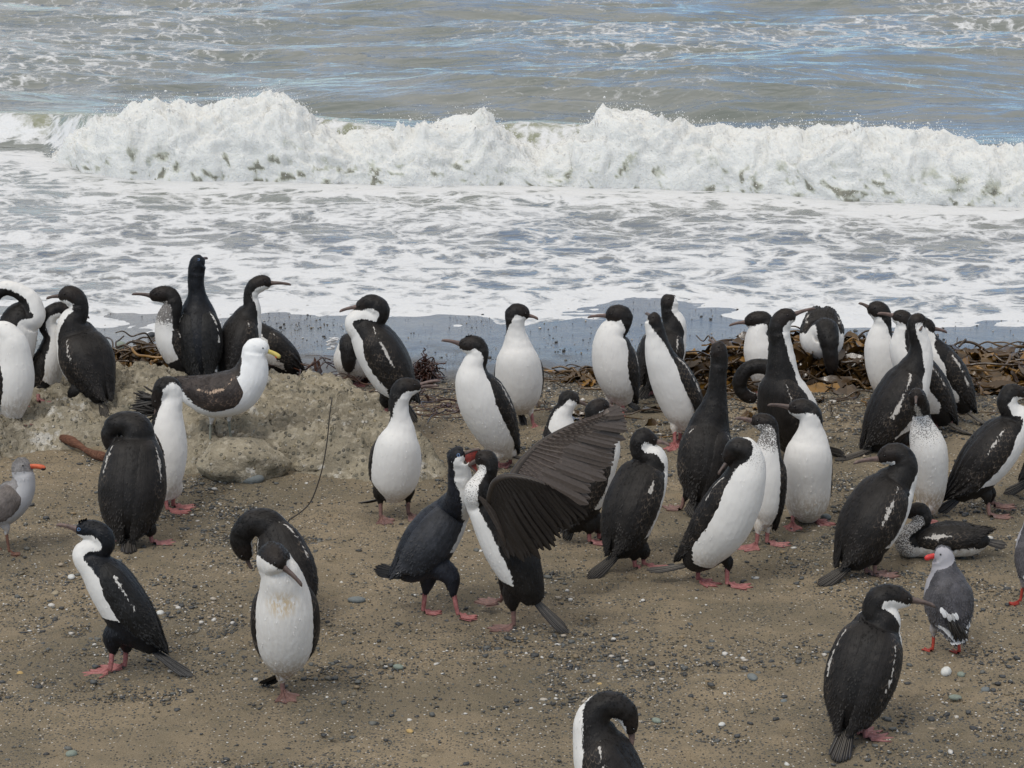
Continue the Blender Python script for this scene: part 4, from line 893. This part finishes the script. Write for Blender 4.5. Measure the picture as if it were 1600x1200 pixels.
# ------------------------------------------------------------------ the birds (traced in photo pixels, set on the beach)
def spread_wings(root, off, q):
    Y = q['Y0']; P = lambda x, y, w=0: at_plane(x, y, Y+w/100.)
    def wing(parts, near):
        b = MB(); rg = np.random.default_rng(3 if near else 4)
        rootc, tipc, nf, cw, cov, mat = parts
        Rc, _ = catmull([P(*p) for p in rootc], 12); Tc, _ = catmull([P(*p) for p in tipc], 12)
        tR = np.linspace(0, 1, len(Rc)); tT = np.linspace(0, 1, len(Tc)); nr_ = nrm(np.cross(Rc[-1]-Rc[0], Tc.mean(0)-Rc.mean(0)));
        if nr_[1] > 0: nr_ = -nr_
        f1 = MB()
        for k in range(nf):
            t = k/(nf-1); r_ = np.array([np.interp(t, tR, Rc[:, a]) for a in range(3)]); e_ = np.array([np.interp(t, tT, Tc[:, a]) for a in range(3)])
            e_ = e_+(e_-r_)*rg.normal(0, .05 if not near else .035)+nr_*rg.normal(0, .004); e_ = e_+nr_*(.003*(k % 2)); r_ = r_+nr_*.001*(k % 2)
            v_, f_, sh = blade(r_, e_, cw*(.78+.22*(k % 3 > 0)) if not (not near and t > .62) else cw*.72, nr_, bend=.035+rg.normal(0, .01), n=12, tip=.8, fringe=.2, ridge=.0007); f1.add(v_+off, f_, 0, sh=sh*.28)
        f1.A['sh'] = f1.A['sh']; w_o = f1.build('wing', mat, root)
        for frac, wdt, nn_, lift in cov:
            f2 = MB()
            for k in range(nn_):
                t = k/(nn_-1); r_ = np.array([np.interp(t, tR, Rc[:, a]) for a in range(3)]); e_ = np.array([np.interp(t, tT, Tc[:, a]) for a in range(3)])
                fr = frac*(1-.25*t)*rg.uniform(.93, 1.05); e2 = r_+(e_-r_)*fr
                v_, f_, sh = blade(r_+nr_*lift-(e_-r_)*.03, e2+nr_*lift*.8, wdt, nr_, bend=.05, n=8, tip=.8, fringe=.8 if not near else .25, ridge=.0006); f2.add(v_+off, f_, 0, sh=sh*(.35 if near else .8))
            f2.build('wing_coverts', M_COVERT if not near else M_QN, w_o)
        # leading edge arm
        arm = MB(); v_, f_ = tube(Rc+nr_*.004, np.interp(tR, [0, .3, .6, 1], [.024, .016, .012, .005]), 10); arm.add(v_+off, f_, 0, sh=0); arm.build('wing_arm', M_QB, w_o)
    far = ([(778, 790, 4), (796, 752, 9), (815, 722, 14), (848, 690, 19), (900, 662, 23), (940, 648, 26)],
           [(822, 818, 6), (868, 808, 14), (905, 795, 20), (928, 760, 24), (950, 725, 28), (968, 695, 30), (982, 664, 31), (968, 636, 30)], 34, .0200, [(.66, .015, 26, .003), (.52, .014, 28, .006), (.40, .012, 30, .009), (.28, .011, 32, .012), (.17, .009, 34, .015)], M_QF)
    near = ([(770, 806, 0), (768, 780, -8), (776, 752, -15), (800, 744, -18), (840, 752, -21), (868, 768, -22)],
            [(778, 850, -9), (800, 868, -13), (826, 872, -18), (852, 868, -21), (870, 850, -23), (886, 828, -24), (905, 815, -25), (922, 806, -25)], 30, .0195, [(.58, .013, 24, .003), (.42, .012, 26, .006), (.28, .010, 28, .009), (.15, .009, 30, .012)], M_QN)
    wing(far, False); wing(near, True)
    # scapular sheet over the shoulder
    sc2 = MB(); rg = np.random.default_rng(9)
    for k in range(26):
        t = k/25; a_ = P(748+24*t, 775+30*t, -4-4*(k % 3)); b_ = P(780+18*t, 812+55*t, -7-2*(k % 3)); v_, f_, sh = blade(a_, b_, .011, np.array([.2, -1, .2]), bend=.08, n=7); sc2.add(v_+off, f_, 0, sh=sh*.3)
    sc2.build('shoulder_feathers', M_QB, root)
def tufts(pts, n, ln, wd, mat, w=0, dirs=(0, 0), name='ruffled_feathers'):
    """loose feathers: pts = pixel polyline of their roots, dirs = pixel direction"""
    def f(root, off, q):
        rg = np.random.default_rng(len(pts)*7+n); b = MB()
        for k in range(n):
            t = rg.random()*(len(pts)-1); i = int(t); a = np.array(pts[i]); c = np.array(pts[i+1]); p_ = a+(c-a)*(t-i)+rg.normal(0, 1.5, 2)
            d = np.array(dirs)*rg.uniform(.6, 1.1)+rg.normal(0, ln*.12, 2); w2 = w+rg.uniform(-3, 3)
            A = at_plane(p_[0], p_[1], q['Y0']+w2/100); B = at_plane(p_[0]+d[0], p_[1]+d[1], q['Y0']+w2/100+rg.normal(0, .006))
            v_, f_, sh = blade(A, B, wd*rg.uniform(.7, 1.2), np.array([0, -1, .2]), bend=.05, n=7); b.add(v_+off, f_, 0, sh=sh*.4)
        b.build(name, mat, root)
    return f
B = bird
# --- left edge cluster
B('cormorant cut by the left frame edge, white neck arched back to preen', 10, [(0, 640, 14), (8, 600, 28), (20, 550, 36), (32, 503, 33)], [(50, 492, 22), (47, 470, 16), (34, 458, 13), (18, 451, 12), (2, 452, 12), (-14, 466, 13), (-16, 484, 10)], (-6, 512), base=(20, 622), legs=[(14, 632, 14, 640, 0)], rmf=True, beta=(100, 100, 105, 80, 60), bar=(.3, .6, .006))
B('white bellied cormorant at the left frame edge with its head bowed into its breast', -40, [(20, 652, 16), (20, 625, 30), (22, 590, 35), (22, 558, 30)], [(18, 535, 24), (6, 518, 17), (-6, 520, 14), (-10, 536, 13), (-8, 552, 9)], (0, 580), legs=[(25, 645, 28, 662, -30), (8, 645, 6, 664, -60)], rmf=True, thigh='w', foot='dull', beta=(110, 110, 112, 70, 50))
B('dark cormorant squeezed between two others at far left, bill pointing right', -12, [(42, 645, 14), (56, 615, 26), (70, 582, 30), (82, 550, 25)], [(84, 525, 17), (74, 508, 14), (78, 492, 13), (92, 484, 13), (106, 487, 12), (116, 490, 8)], (140, 496), base=(66, 615), legs=[(60, 622, 60, 630, 0)], tail=(30, 652), bar=(.2, .7, .007))
B('large dark cormorant on the left end of the rock seen from behind, head turned left', 128, [(160, 626, 15), (150, 602, 32), (135, 565, 46), (120, 528, 38)], [(115, 503, 24), (123, 487, 16), (121, 470, 16), (108, 462, 17), (94, 463, 9)], (72, 466), tail=(170, 664, -8), legs=[(117, 618, 117, 637, 175), (138, 615, 140, 631, 172)], beta=(90, 98, 66, 66, 44), bar=(.1, .4, .003))
B('speckle breasted cormorant facing left beside the tall blue-black one', 184, [(288, 588, 9), (279, 565, 19), (267, 535, 25), (262, 512, 22)], [(264, 494, 18), (271, 476, 14), (265, 461, 13), (250, 460, 13), (236, 463, 8)], (206, 459), legs=[(284, 582, 284, 596, 180)], foot='red', beta=(120, 110, 55, 30, 20), speck=.95, wing=(0, 1), bar=(.1, .3, .002), wv=80)
B('tall blue-black cormorant with upright neck and turned back behind the white gull', 92, [(318, 588, 17), (314, 562, 33), (311, 525, 39), (309, 488, 31)], [(308, 461, 15), (306, 438, 13), (308, 418, 14), (311, 409, 13), (317, 406, 8)], (324, 403), bw=5, tail=(322, 606, -8), base=(308, 598), legs=[(298, 590, 296, 598, 100), (320, 590, 322, 600, 80)], sp='a', bar=(.08, .5, .007), beta=(95, 60, 20, 8, 5), wv=100)
B('brown backed cormorant facing right with a slender white striped throat', 52, [(366, 594, 20), (370, 570, 31), (376, 532, 34), (386, 500, 27)], [(393, 480, 15), (391, 464, 11), (397, 449, 13), (410, 442, 13), (421, 443, 9)], (455, 444), base=(372, 600), legs=[(372, 592, 372, 602, 40)], tail=(350, 612, -8), beta=(90, 90, 85, 72, 48), bar=(.1, .2, .002))
B('black cormorant crouched behind the brown backed one, only its back and tail visible', 196, [(458, 582, 10), (444, 562, 25), (426, 542, 28), (410, 525, 22)], [(400, 513, 14), (392, 505, 11), (385, 503, 10), (377, 504, 8)], (362, 506), tail=(480, 596), base=(425, 596), legs=[(425, 586, 426, 596, 180)], shaggy=.02, bar=(.1, .2, .002))
B('white cormorant preening a raised brown wing tip, standing left of the boulder', -22, [(262, 778, 12), (264, 745, 25), (263, 705, 33), (262, 668, 30)], [(266, 642, 20), (272, 622, 14), (268, 605, 15), (257, 606, 17), (249, 620, 13), (246, 636, 9)], (243, 660), legs=[(272, 770, 270, 795, 5), (256, 772, 262, 801, -14)], foot='red', hd=(-.8, 0, .7), beta=(115, 115, 100, 60, 30), thigh='w', bar=(.1, .3, .002),
  extra=dict(add=[tufts([(252, 618), (250, 648)], 34, 95, .006, M_QUILL, w=3, dirs=(-40, 4), name='wing_tip')]))
B('big black-brown cormorant with turned back and head tucked over its left shoulder', 94, [(201, 838, 22), (203, 812, 46), (207, 765, 57), (211, 714, 49), (212, 686, 36)], [(210, 670, 28), (197, 662, 21), (182, 664, 18), (171, 677, 16), (174, 692, 15), (179, 702, 10)], (187, 716), tail=(200, 868, -8), legs=[(180, 828, 182, 850, 150), (232, 832, 238, 852, 20)], rmf=True, beta=(95, 80, 40, 30, 20), bar=(.14, .45, .007), wv=100, tailw=1.25)
B('adult cormorant with yellow bill knob striding left on pink-red feet at lower left', 180, [(240, 1016, 13), (223, 990, 33), (199, 955, 42), (171, 912, 40), (150, 886, 31)], [(134, 868, 22), (142, 857, 18), (160, 855, 18), (161, 840, 18), (146, 829, 18), (130, 828, 14), (121, 829, 9)], (88, 819), tail=(301, 1060), legs=[(180, 998, 172, 1054, 181, 0, .042), (200, 1002, 195, 1045, 168, 0, .038)], foot='red', sp='a', bc='pale', beta=(92, 96, 86, 60, 40), bar=(.2, .52, .004), extra=dict(caruncle=1, crest=.013), wv=104)
B('dark cormorant with its neck arched down left, standing right behind the one-legged bird', 84, [(470, 955, 22), (462, 928, 40), (450, 888, 46), (436, 848, 38), (424, 824, 28)], [(414, 818, 25), (397, 816, 22), (384, 826, 20), (377, 843, 19), (381, 859, 16), (387, 871, 11)], (393, 889), tail=(440, 985, -6), base=(452, 978), legs=[(460, 960, 458, 980, 60), (436, 962, 434, 984, 80)], hd=(-1, 0, .2), beta=(85, 60, 30, 25, 25), bar=(.1, .5, .006))
B('front-facing cormorant on one leg, yellow stain on its white belly, head sunk', 272, [(447, 1052, 16), (446, 1028, 40), (446, 993, 53), (445, 955, 53), (443, 922, 43)], [(439, 900, 33, -11), (432, 884, 29, -11), (426, 875, 30, -12), (433, 880, 22, -17), (442, 886, 11, -18)], (473, 915), bw=-2, legs=[(440, 1060, 442, 1086, 282, 0, .02)], foot='dull', thigh='w', beta=(112, 112, 112, 95, 70), stain=True, soil=.25, tail=(408, 1072, 12), wv=112, wingR=1.4)
B('cormorant bending its black head straight down, fluffy white breast at its left', 262, [(572, 540, 12, 12), (566, 548, 26, 8), (558, 560, 33, 2), (550, 560, 30, -5)], [(548, 540, 20, -10), (546, 540, 16, -15), (545, 556, 15, -17), (545, 570, 12, -17), (545, 580, 7, -17)], (545, 597), base=(548, 600), legs=[(560, 590, 561, 600, 270), (538, 590, 538, 600, 270)], hd=(0, -1, .3), beta=(130, 130, 40, 20, 15), thigh='w', wing=(0, 0), extra=dict(add=[tufts([(528, 528), (522, 545)], 22, 14, .006, M_QW, w=-4, dirs=(-13, 0))]))
B('large cormorant facing left on the rock end, white bar down its black wing', 176, [(634, 628, 16), (620, 602, 33), (605, 570, 41), (586, 538, 39), (569, 516, 29)], [(558, 505, 20), (566, 496, 17), (588, 497, 16), (592, 483, 17), (579, 476, 17), (566, 478, 12), (559, 480, 8)], (530, 486), tail=(652, 660), legs=[(603, 628, 604, 653, 182, 0, .030), (612, 628, 612, 652, 172)], foot='pink', beta=(78, 88, 95, 62, 42), bar=(.05, .55, .008), wv=122, base=(604, 655), bc='pale')
B('white fronted cormorant facing left with a swept crest, right of the rock', 214, [(792, 710, 15), (780, 685, 32), (765, 650, 42), (750, 618, 41), (740, 592, 32)], [(741, 571, 20), (748, 554, 16), (744, 541, 16), (730, 539, 14), (719, 538, 8)], (690, 531), tail=(828, 718), base=(786, 732), legs=[(776, 715, 778, 735, 200), (796, 712, 798, 728, 190)], thigh='w', beta=(112, 112, 95, 52, 40), bar=(.08, .5, .006), wv=88, bc='pale', extra=dict(crest=.008))
B('upright cormorant facing the viewer with its head turned right, by the wet gravel', 268, [(812, 642, 15), (812, 622, 34), (811, 592, 41), (809, 562, 37)], [(808, 541, 24), (806, 521, 16), (805, 504, 15), (806, 491, 17), (816, 490, 14), (824, 494, 8)], (841, 498), legs=[(826, 640, 834, 668, 280, 0, .024), (800, 642, 800, 664, 262, 0, .024)], tail=(822, 668, 12), thigh='w', beta=(110, 112, 100, 75, 48), foot='pink', wv=96, bc='pale')
B('cormorant on spread pinkish legs facing us, bill parted to the right, by the rock end', 284, [(612, 776, 22), (616, 752, 40), (619, 722, 44), (622, 694, 38)], [(626, 670, 23), (625, 650, 16), (623, 628, 16), (630, 609, 18), (644, 604, 14), (655, 603, 9)], (688, 594), opened=(685, 603), legs=[(594, 770, 595, 812, 285, 0, .03), (637, 768, 638, 808, 300, 0, .03)], foot='dull', tail=(560, 786, 6), beta=(108, 110, 88, 62, 38), wv=96, bar=(.1, .5, .003), bc='pale')
# --- the fighting pair
B('blue-black adult cormorant with gaping red mouth fighting the flapping young bird', 22, [(632, 902, 16), (648, 882, 36), (668, 853, 45), (690, 822, 42), (708, 797, 32)], [(719, 778, 23, -3), (719, 752, 20, -6), (717, 730, 18, -9), (717, 714, 18, -11), (723, 713, 12, -11)], (750, 701), opened=(752, 746), tail=(584, 888), legs=[(668, 905, 661, 960, -6, 0, .034), (702, 903, 716, 970, -12, .012, .035)], foot='red', sp='d', bc='dusk', beta=(62, 80, 100, 100, 80), bar=(.9, .95, 0), wv=124, extra=dict(caruncle=1, gape=1, crest=.009), footL=.078)
B('young cormorant beating its raised brown wings at the adult gripping its head', 168, [(836, 938, 18), (819, 905, 33), (797, 857, 42), (772, 808, 38), (753, 782, 29)], [(745, 768, 21, 0), (752, 752, 16, 2), (762, 738, 15, 3), (762, 722, 17, 3), (754, 718, 16, 3), (746, 721, 10, 3)], (732, 727), tail=(888, 992), legs=[(801, 935, 803, 982, 186, 0, .036), (792, 905, 782, 962, 150, .045, .03)], foot='dull', beta=(84, 90, 78, 60, 50), wing=(0, 0), base=(803, 985), extra=dict(add=[spread_wings]), bar=(.1, .2, .002), speck=.5)
B('small white breasted cormorant peering over the raised brown wing', -38, [(876, 742, 14), (877, 718, 28), (877, 690, 30), (876, 664, 25)], [(878, 647, 17), (885, 634, 14), (888, 625, 16), (896, 626, 13), (902, 629, 8)], (917, 633), base=(878, 762), legs=[(882, 745, 884, 764, -20)], beta=(110, 110, 105, 100, 60), thigh='w')
B('black winged cormorant half hidden by the raised wing, with a white side stripe', 28, [(893, 826, 17), (903, 798, 32), (920, 762, 36), (934, 724, 34), (944, 700, 29)], [(946, 679, 20), (936, 660, 17), (930, 643, 17), (940, 635, 14), (950, 636, 8)], (980, 642), tail=(880, 842), legs=[(920, 826, 921, 850, 0, 0, .034), (934, 826, 936, 846, 4)], beta=(80, 88, 80, 60, 44), bar=(.1, .2, .002), wv=108)
# --- centre right back row
B('plump white fronted cormorant facing left at the kelp, faint spot on its belly', 212, [(976, 628, 15), (969, 604, 31), (961, 572, 38), (956, 542, 34)], [(958, 520, 24), (969, 508, 16), (972, 495, 17), (960, 492, 16), (949, 494, 9)], (918, 495), legs=[(972, 626, 974, 648, 215, 0, .024), (952, 628, 956, 645, 205, 0, .02)], thigh='w', tail=(1000, 640, 10), beta=(112, 112, 92, 52, 40), wv=88, bar=(.1, .5, .004), bc='pale')
B('cormorant with its back turned among the kelp, black round head looking out to sea', 68, [(1014, 600, 20), (1024, 575, 35), (1037, 545, 39), (1048, 520, 29)], [(1052, 504, 20), (1047, 490, 14), (1046, 477, 14), (1047, 469, 14), (1050, 464, 9)], (1054, 462), bw=6, base=(1028, 618), tail=(1000, 625, -8), legs=[(1018, 608, 1018, 620, 70), (1040, 606, 1042, 616, 60)], beta=(105, 115, 90, 60, 40), bar=(.05, .5, .006), wv=92)
B('stretched cormorant leaning left, long white front and red legs, in the back row', 206, [(1070, 668, 14), (1066, 646, 29), (1057, 615, 36), (1044, 585, 34), (1033, 562, 27)], [(1027, 541, 20), (1025, 523, 16), (1021, 507, 14), (1019, 498, 13), (1015, 495, 8)], (1009, 489), bw=7, legs=[(1054, 668, 1054, 698, 250, 0, .02), (1064, 668, 1062, 692, 240, 0, .02)], foot='red', thigh='w', tail=(1084, 690, 8), beta=(112, 112, 80, 45, 30), wv=84, bar=(.05, .55, .008), wlift=.022)
B('all dark long-necked cormorant seen from behind amid the right hand crowd', 94, [(1089, 778, 20), (1095, 748, 40), (1102, 705, 45), (1108, 668, 37)], [(1115, 640, 24), (1120, 612, 16), (1122, 584, 14), (1124, 560, 14), (1121, 545, 14), (1116, 540, 9)], (1108, 530), bw=6, tail=(1079, 810, -8), base=(1092, 800), legs=[(1074, 775, 1064, 799, 120, 0, .018), (1108, 775, 1114, 798, 60, 0, .018)], foot='dull', beta=(60, 40, 10, 5, 5), bar=(.1, .2, .002), wv=100, tailw=1.2)
B('white chested cormorant standing behind the pile of birds, bill to the left over the kelp', 196, [(1194, 600, 18), (1192, 575, 27), (1188, 545, 29), (1186, 528, 24)], [(1188, 516, 18), (1195, 507, 14), (1192, 500, 14), (1178, 500, 13), (1166, 504, 8)], (1139, 508), base=(1192, 612), legs=[(1190, 600, 1190, 612, 190)], thigh='w', beta=(110, 105, 80, 52, 44), wv=84, bc='pale')
B('cormorant whose black neck curls in a ring, behind the dark long-billed one', 15, [(1232, 655, 18), (1228, 630, 28), (1222, 605, 28), (1214, 588, 20)], [(1202, 576, 13), (1186, 572, 12), (1168, 577, 12), (1157, 592, 12), (1157, 608, 11), (1168, 620, 10), (1180, 622, 8)], (1192, 606), base=(1225, 668), legs=[(1230, 660, 1230, 672, 0)], beta=(60, 20, 10, 5, 5), bar=(.1, .3, .003), hd=(0, 0, -1))
B('dark backed cormorant with a long bill raised to the right and white throat line', 46, [(1276, 700, 20), (1254, 680, 40), (1234, 645, 49), (1224, 610, 41), (1222, 585, 29)], [(1221, 560, 22), (1219, 532, 17), (1218, 511, 17), (1226, 497, 16), (1240, 492, 10)], (1274, 481), bw=3, tail=(1322, 714), base=(1245, 718), legs=[(1240, 700, 1240, 718, 20), (1262, 698, 1262, 712, 20)], beta=(88, 96, 84, 62, 44), bar=(.1, .3, .003), wv=104, bc='pale')
B('cormorant stooping toward us over the kelp, black head hanging straight down', 270, [(1284, 500, 16, 16), (1284, 505, 30, 11), (1284, 525, 38, 3), (1286, 532, 34, -6)], [(1290, 518, 22, -12), (1295, 530, 16, -17), (1297, 550, 14, -19), (1299, 568, 13, -19), (1300, 582, 8, -19)], (1301, 604), legs=[(1262, 565, 1262, 588, 255, 0, .018), (1300, 566, 1308, 598, 300, 0, .018)], thigh='w', hd=(0, -1, .2), beta=(112, 112, 24, 12, 10), wv=80, tail=(1262, 492, 24), foot='pink')
B('narrow young cormorant facing left with speckled brown head, behind the preening white one', 205, [(1196, 818, 13), (1197, 792, 26), (1198, 750, 31), (1198, 714, 26)], [(1201, 692, 18), (1203, 675, 14), (1199, 663, 15), (1187, 659, 14), (1176, 659, 9)], (1148, 653), legs=[(1186, 825, 1182, 854, 215, 0, .02), (1200, 822, 1198, 852, 350, 0, .02)], foot='pink', thigh='w', beta=(115, 115, 112, 80, 40), wv=70, speck=.75, bc='pale', bar=(.1, .2, .002))
B('pale bellied cormorant standing square to us on wide pink feet, bill to the left', 258, [(1263, 808, 20), (1261, 786, 38), (1261, 750, 42), (1263, 712, 41)], [(1266, 688, 29), (1267, 668, 20), (1267, 650, 18), (1259, 641, 18), (1245, 638, 15), (1234, 637, 9)], (1199, 632), legs=[(1240, 800, 1238, 822, 246, 0, .022), (1272, 798, 1271, 816, 312, 0, .022)], thigh='w', foot='pink', beta=(118, 118, 100, 60, 34), wv=86, bc='dusk', soil=.08, tail=(1228, 812, 14))
B('white bellied cormorant twisting its head back to preen its shoulder, walking on pink-red feet', -30, [(1078, 882, 17), (1097, 862, 36), (1126, 822, 49), (1150, 780, 46), (1164, 748, 37)], [(1170, 724, 27), (1166, 707, 22), (1153, 701, 22), (1142, 712, 16), (1137, 722, 10)], (1122, 741), bw=-3, tail=(1010, 891), legs=[(1092, 885, 1090, 910, 318, 0, .036), (1136, 880, 1136, 918, 355, 0, .022)], foot='red', thigh='k', beta=(112, 112, 110, 60, 30), hd=(.3, -.2, 1), bar=(.05, .35, .005), wv=80, speck=.4)
B('dark backed cormorant looking right, white foreneck, at the right of the raised wing', 52, [(966, 866, 18), (975, 842, 37), (986, 800, 47), (1002, 758, 45), (1014, 732, 36)], [(1018, 716, 24), (1004, 707, 18), (1000, 694, 17), (1006, 685, 18), (1016, 687, 13), (1024, 691, 8)], (1046, 695), bw=-2, tail=(918, 908, -5), legs=[(990, 868, 992, 890, -5, 0, .03), (1004, 866, 1006, 888, -12, 0, .03)], foot='red', beta=(92, 104, 96, 62, 46), bar=(.25, .38, .007), wv=104, bc='pale')
B('slim white cormorant with black nape at the kelp, bill tilted up left', 204, [(1386, 622, 13), (1384, 600, 25), (1380, 570, 30), (1376, 542, 28)], [(1376, 523, 20), (1379, 506, 14), (1377, 490, 15), (1368, 484, 15), (1358, 482, 9)], (1342, 473), base=(1384, 634), legs=[(1386, 620, 1386, 634, 200)], thigh='w', beta=(115, 112, 84, 40, 25), wv=72)
B('brown headed cormorant, bill to the left, behind the leaning white necked one', 192, [(1476, 660, 14), (1466, 636, 28), (1450, 605, 34), (1430, 577, 33), (1416, 557, 27)], [(1409, 541, 20), (1410, 522, 14), (1415, 505, 14), (1408, 497, 14), (1397, 494, 9)], (1371, 489), tail=(1520, 682), base=(1462, 672), legs=[(1462, 655, 1464, 672, 190)], beta=(90, 96, 90, 60, 44), bar=(.1, .55, .007), bc='pale', wv=100)
B('rearmost of three overlapping cormorants at right, its tail reaching furthest right', 190, [(1508, 642, 12), (1497, 615, 27), (1480, 584, 33), (1462, 556, 29)], [(1452, 537, 18), (1445, 520, 14), (1444, 510, 14), (1452, 512, 12), (1458, 514, 8)], (1480, 519), tail=(1548, 669), base=(1490, 660), legs=[(1490, 640, 1492, 658, 190)], beta=(90, 90, 80, 60, 44), bar=(.1, .6, .007), bc='pale')
B('leaning cormorant with a long white foreneck and wing bar, tail slanting to the left', 22, [(1364, 700, 13), (1377, 680, 33), (1396, 643, 43), (1416, 605, 40), (1429, 580, 31)], [(1437, 560, 22), (1438, 540, 17), (1433, 520, 15), (1431, 506, 14), (1436, 502, 13), (1440, 508, 8)], (1438, 516), bw=-5, tail=(1305, 722), base=(1408, 706), legs=[(1408, 690, 1410, 706, 10), (1420, 690, 1424, 702, 5)], beta=(90, 104, 100, 85, 70), bar=(.1, .6, .009), wv=110)
B('cormorant staring at the camera, black neck above a grubby white breast', 268, [(1452, 800, 12), (1453, 778, 24), (1453, 742, 31), (1451, 704, 32)], [(1444, 678, 24), (1440, 657, 16), (1438, 640, 15), (1434, 624, 16, -14), (1432, 620, 14, -18), (1431, 622, 8, -20)], (1431, 629), bw=-5, base=(1450, 812), legs=[(1444, 800, 1444, 814, 270)], thigh='w', beta=(120, 118, 20, 8, 8), wv=78, speck=.6, soil=.2)
B('large dark cormorant with pale-edged wings, head turned back left, tail fanned on sand', 36, [(1328, 884, 19), (1339, 862, 38), (1357, 825, 52), (1380, 785, 50), (1398, 758, 39)], [(1409, 741, 27), (1413, 724, 21), (1404, 711, 20), (1388, 711, 17), (1375, 718, 10)], (1333, 723), bw=-4, tail=(1279, 918, -4), legs=[(1366, 872, 1367, 901, -2, 0, .034), (1350, 880, 1354, 899, 8)], foot='dull', beta=(86, 92, 60, 60, 52), bar=(.12, .5, .008), wv=112, bc='pale', tailw=1.2)
B('cormorant lying flat on the sand with its neck looped, behind the red-billed gull', 176, [(1541, 843, 13), (1518, 845, 26), (1488, 843, 31), (1456, 846, 28), (1432, 852, 21)], [(1416, 852, 18), (1414, 836, 14), (1430, 824, 12), (1443, 812, 13), (1438, 799, 14), (1426, 799, 12), (1418, 806, 8)], (1408, 815), tail=(1573, 851), base=(1490, 872), legs=[], beta=(95, 118, 100, 50, 40), bar=(.18, .5, .010), wv=112, speck=.7)
B('cormorant at the right frame edge facing right, shaggy back feathers, one foot lifted', 8, [(1498, 778, 13), (1514, 758, 30), (1538, 722, 42), (1564, 690, 41), (1584, 668, 32)], [(1592, 654, 22), (1580, 644, 17), (1573, 628, 16), (1580, 615, 16), (1592, 614, 12), (1600, 616, 8)], (1624, 620), tail=(1466, 800), legs=[(1540, 775, 1546, 809, 0, 0, .026), (1548, 772, 1550, 802, -10, .03, .02)], foot='dull', beta=(90, 100, 94, 55, 40), bar=(.15, .45, .004), shaggy=.03, wv=108)
B('cormorant mostly outside the frame at right, its dark tail showing under the shaggy one', 0, [(1612, 750, 13), (1628, 728, 30), (1648, 695, 40), (1664, 670, 34)], [(1674, 648, 22), (1676, 628, 16), (1680, 612, 16), (1692, 608, 12)], (1720, 610), tail=(1568, 775), base=(1650, 778), legs=[(1648, 750, 1650, 778, 0)])
B('largest foreground cormorant at lower right, back to us, head turned right over its white collar', 74, [(1324, 1136, 22), (1333, 1105, 50), (1346, 1058, 62), (1361, 1010, 58), (1371, 980, 44)], [(1376, 966, 32), (1370, 950, 24), (1377, 936, 23), (1394, 932, 21), (1412, 936, 16), (1423, 938, 10)], (1462, 947), bw=-1, tail=(1308, 1194, -6), legs=[(1350, 1130, 1352, 1158, 12, 0, .03), (1338, 1130, 1340, 1152, 30)], foot='pink', beta=(98, 110, 112, 66, 44), bar=(.2, .6, .004), wv=96, tailw=1.35, tailn=10)
B('cormorant at the bottom edge curling its black head over its back to preen', 146, [(985, 1320, 18), (975, 1285, 46), (960, 1235, 58), (942, 1185, 54), (930, 1150, 42)], [(926, 1126, 30), (938, 1106, 24), (957, 1100, 22), (976, 1112, 21), (984, 1130, 15), (986, 1144, 10)], (985, 1172), base=(960, 1350), legs=[(960, 1330, 960, 1352, 180)], hd=(1, 0, .1), beta=(90, 100, 60, 50, 44), bar=(.1, .4, .005), bc='pale')
# --- gulls
G = dict(cat='gull', name='gull')
B('large white-headed gull with blackish back and yellow bill standing on the flat rock', -6, [(280, 608, 13), (304, 613, 28), (335, 618, 38), (368, 611, 39), (388, 592, 33)], [(395, 572, 25), (396, 557, 20), (398, 546, 18), (407, 545, 16), (415, 548, 11)], (438, 558), legs=[(330, 650, 328, 696, -15), (356, 645, 361, 692, -20)], foot='green', sp='k', bc='yel', beta=(118, 135, 180, 180, 180), wv=124, bar=(.1, .7, .006), thigh='w', tail=(272, 618), **G)
B('small grey gull with orange bill standing at the far left edge', 4, [(-50, 800, 10), (-30, 802, 22), (0, 795, 32), (24, 775, 31), (34, 762, 24)], [(37, 748, 18), (35, 736, 17), (36, 730, 17), (44, 729, 12)], (71, 731), legs=[(8, 825, 15, 867, -10), (-16, 825, -14, 860, -10)], foot='brown', sp='h', bc='ora', beta=(112, 130, 180, 12, 0), thigh='w', wv=124, bar=(.9, .95, 0), **G)
B('grey-backed gull with red bill and legs, seen from behind below the lying cormorant', 104, [(1489, 990, 16), (1484, 965, 35), (1480, 935, 41), (1478, 908, 35)], [(1476, 890, 22), (1474, 877, 19), (1471, 868, 18), (1463, 869, 11)], (1446, 873), legs=[(1460, 985, 1457, 1020, 120), (1497, 990, 1499, 1024, 110)], foot='gred', sp='g', bc='redb', beta=(100, 112, 180, 160, 160), thigh='w', wv=104, bar=(.1, .2, 0), tail=(1502, 1006, -8), lean=.12, extra=dict(add=[tufts([(1478, 960), (1498, 975)], 16, 34, .006, M_QUILL, w=-9, dirs=(12, 30), name='wing_tip'), tufts([(1470, 948), (1480, 958), (1502, 962)], 14, 14, .006, M_QW, w=-9, dirs=(5, 14))]), **G)
B('gull cut off by the right frame edge, only grey flank and red leg in view', 98, [(1614, 918, 12), (1613, 897, 25), (1612, 868, 29), (1611, 845, 25)], [(1614, 826, 17), (1619, 812, 16), (1622, 804, 16), (1632, 806, 10)], (1652, 810), legs=[(1600, 908, 1594, 944, 200), (1624, 912, 1624, 946, 60)], foot='gred', sp='g', bc='redb', beta=(100, 112, 180, 160, 160), thigh='w', wv=100, **G)
finish_birds()
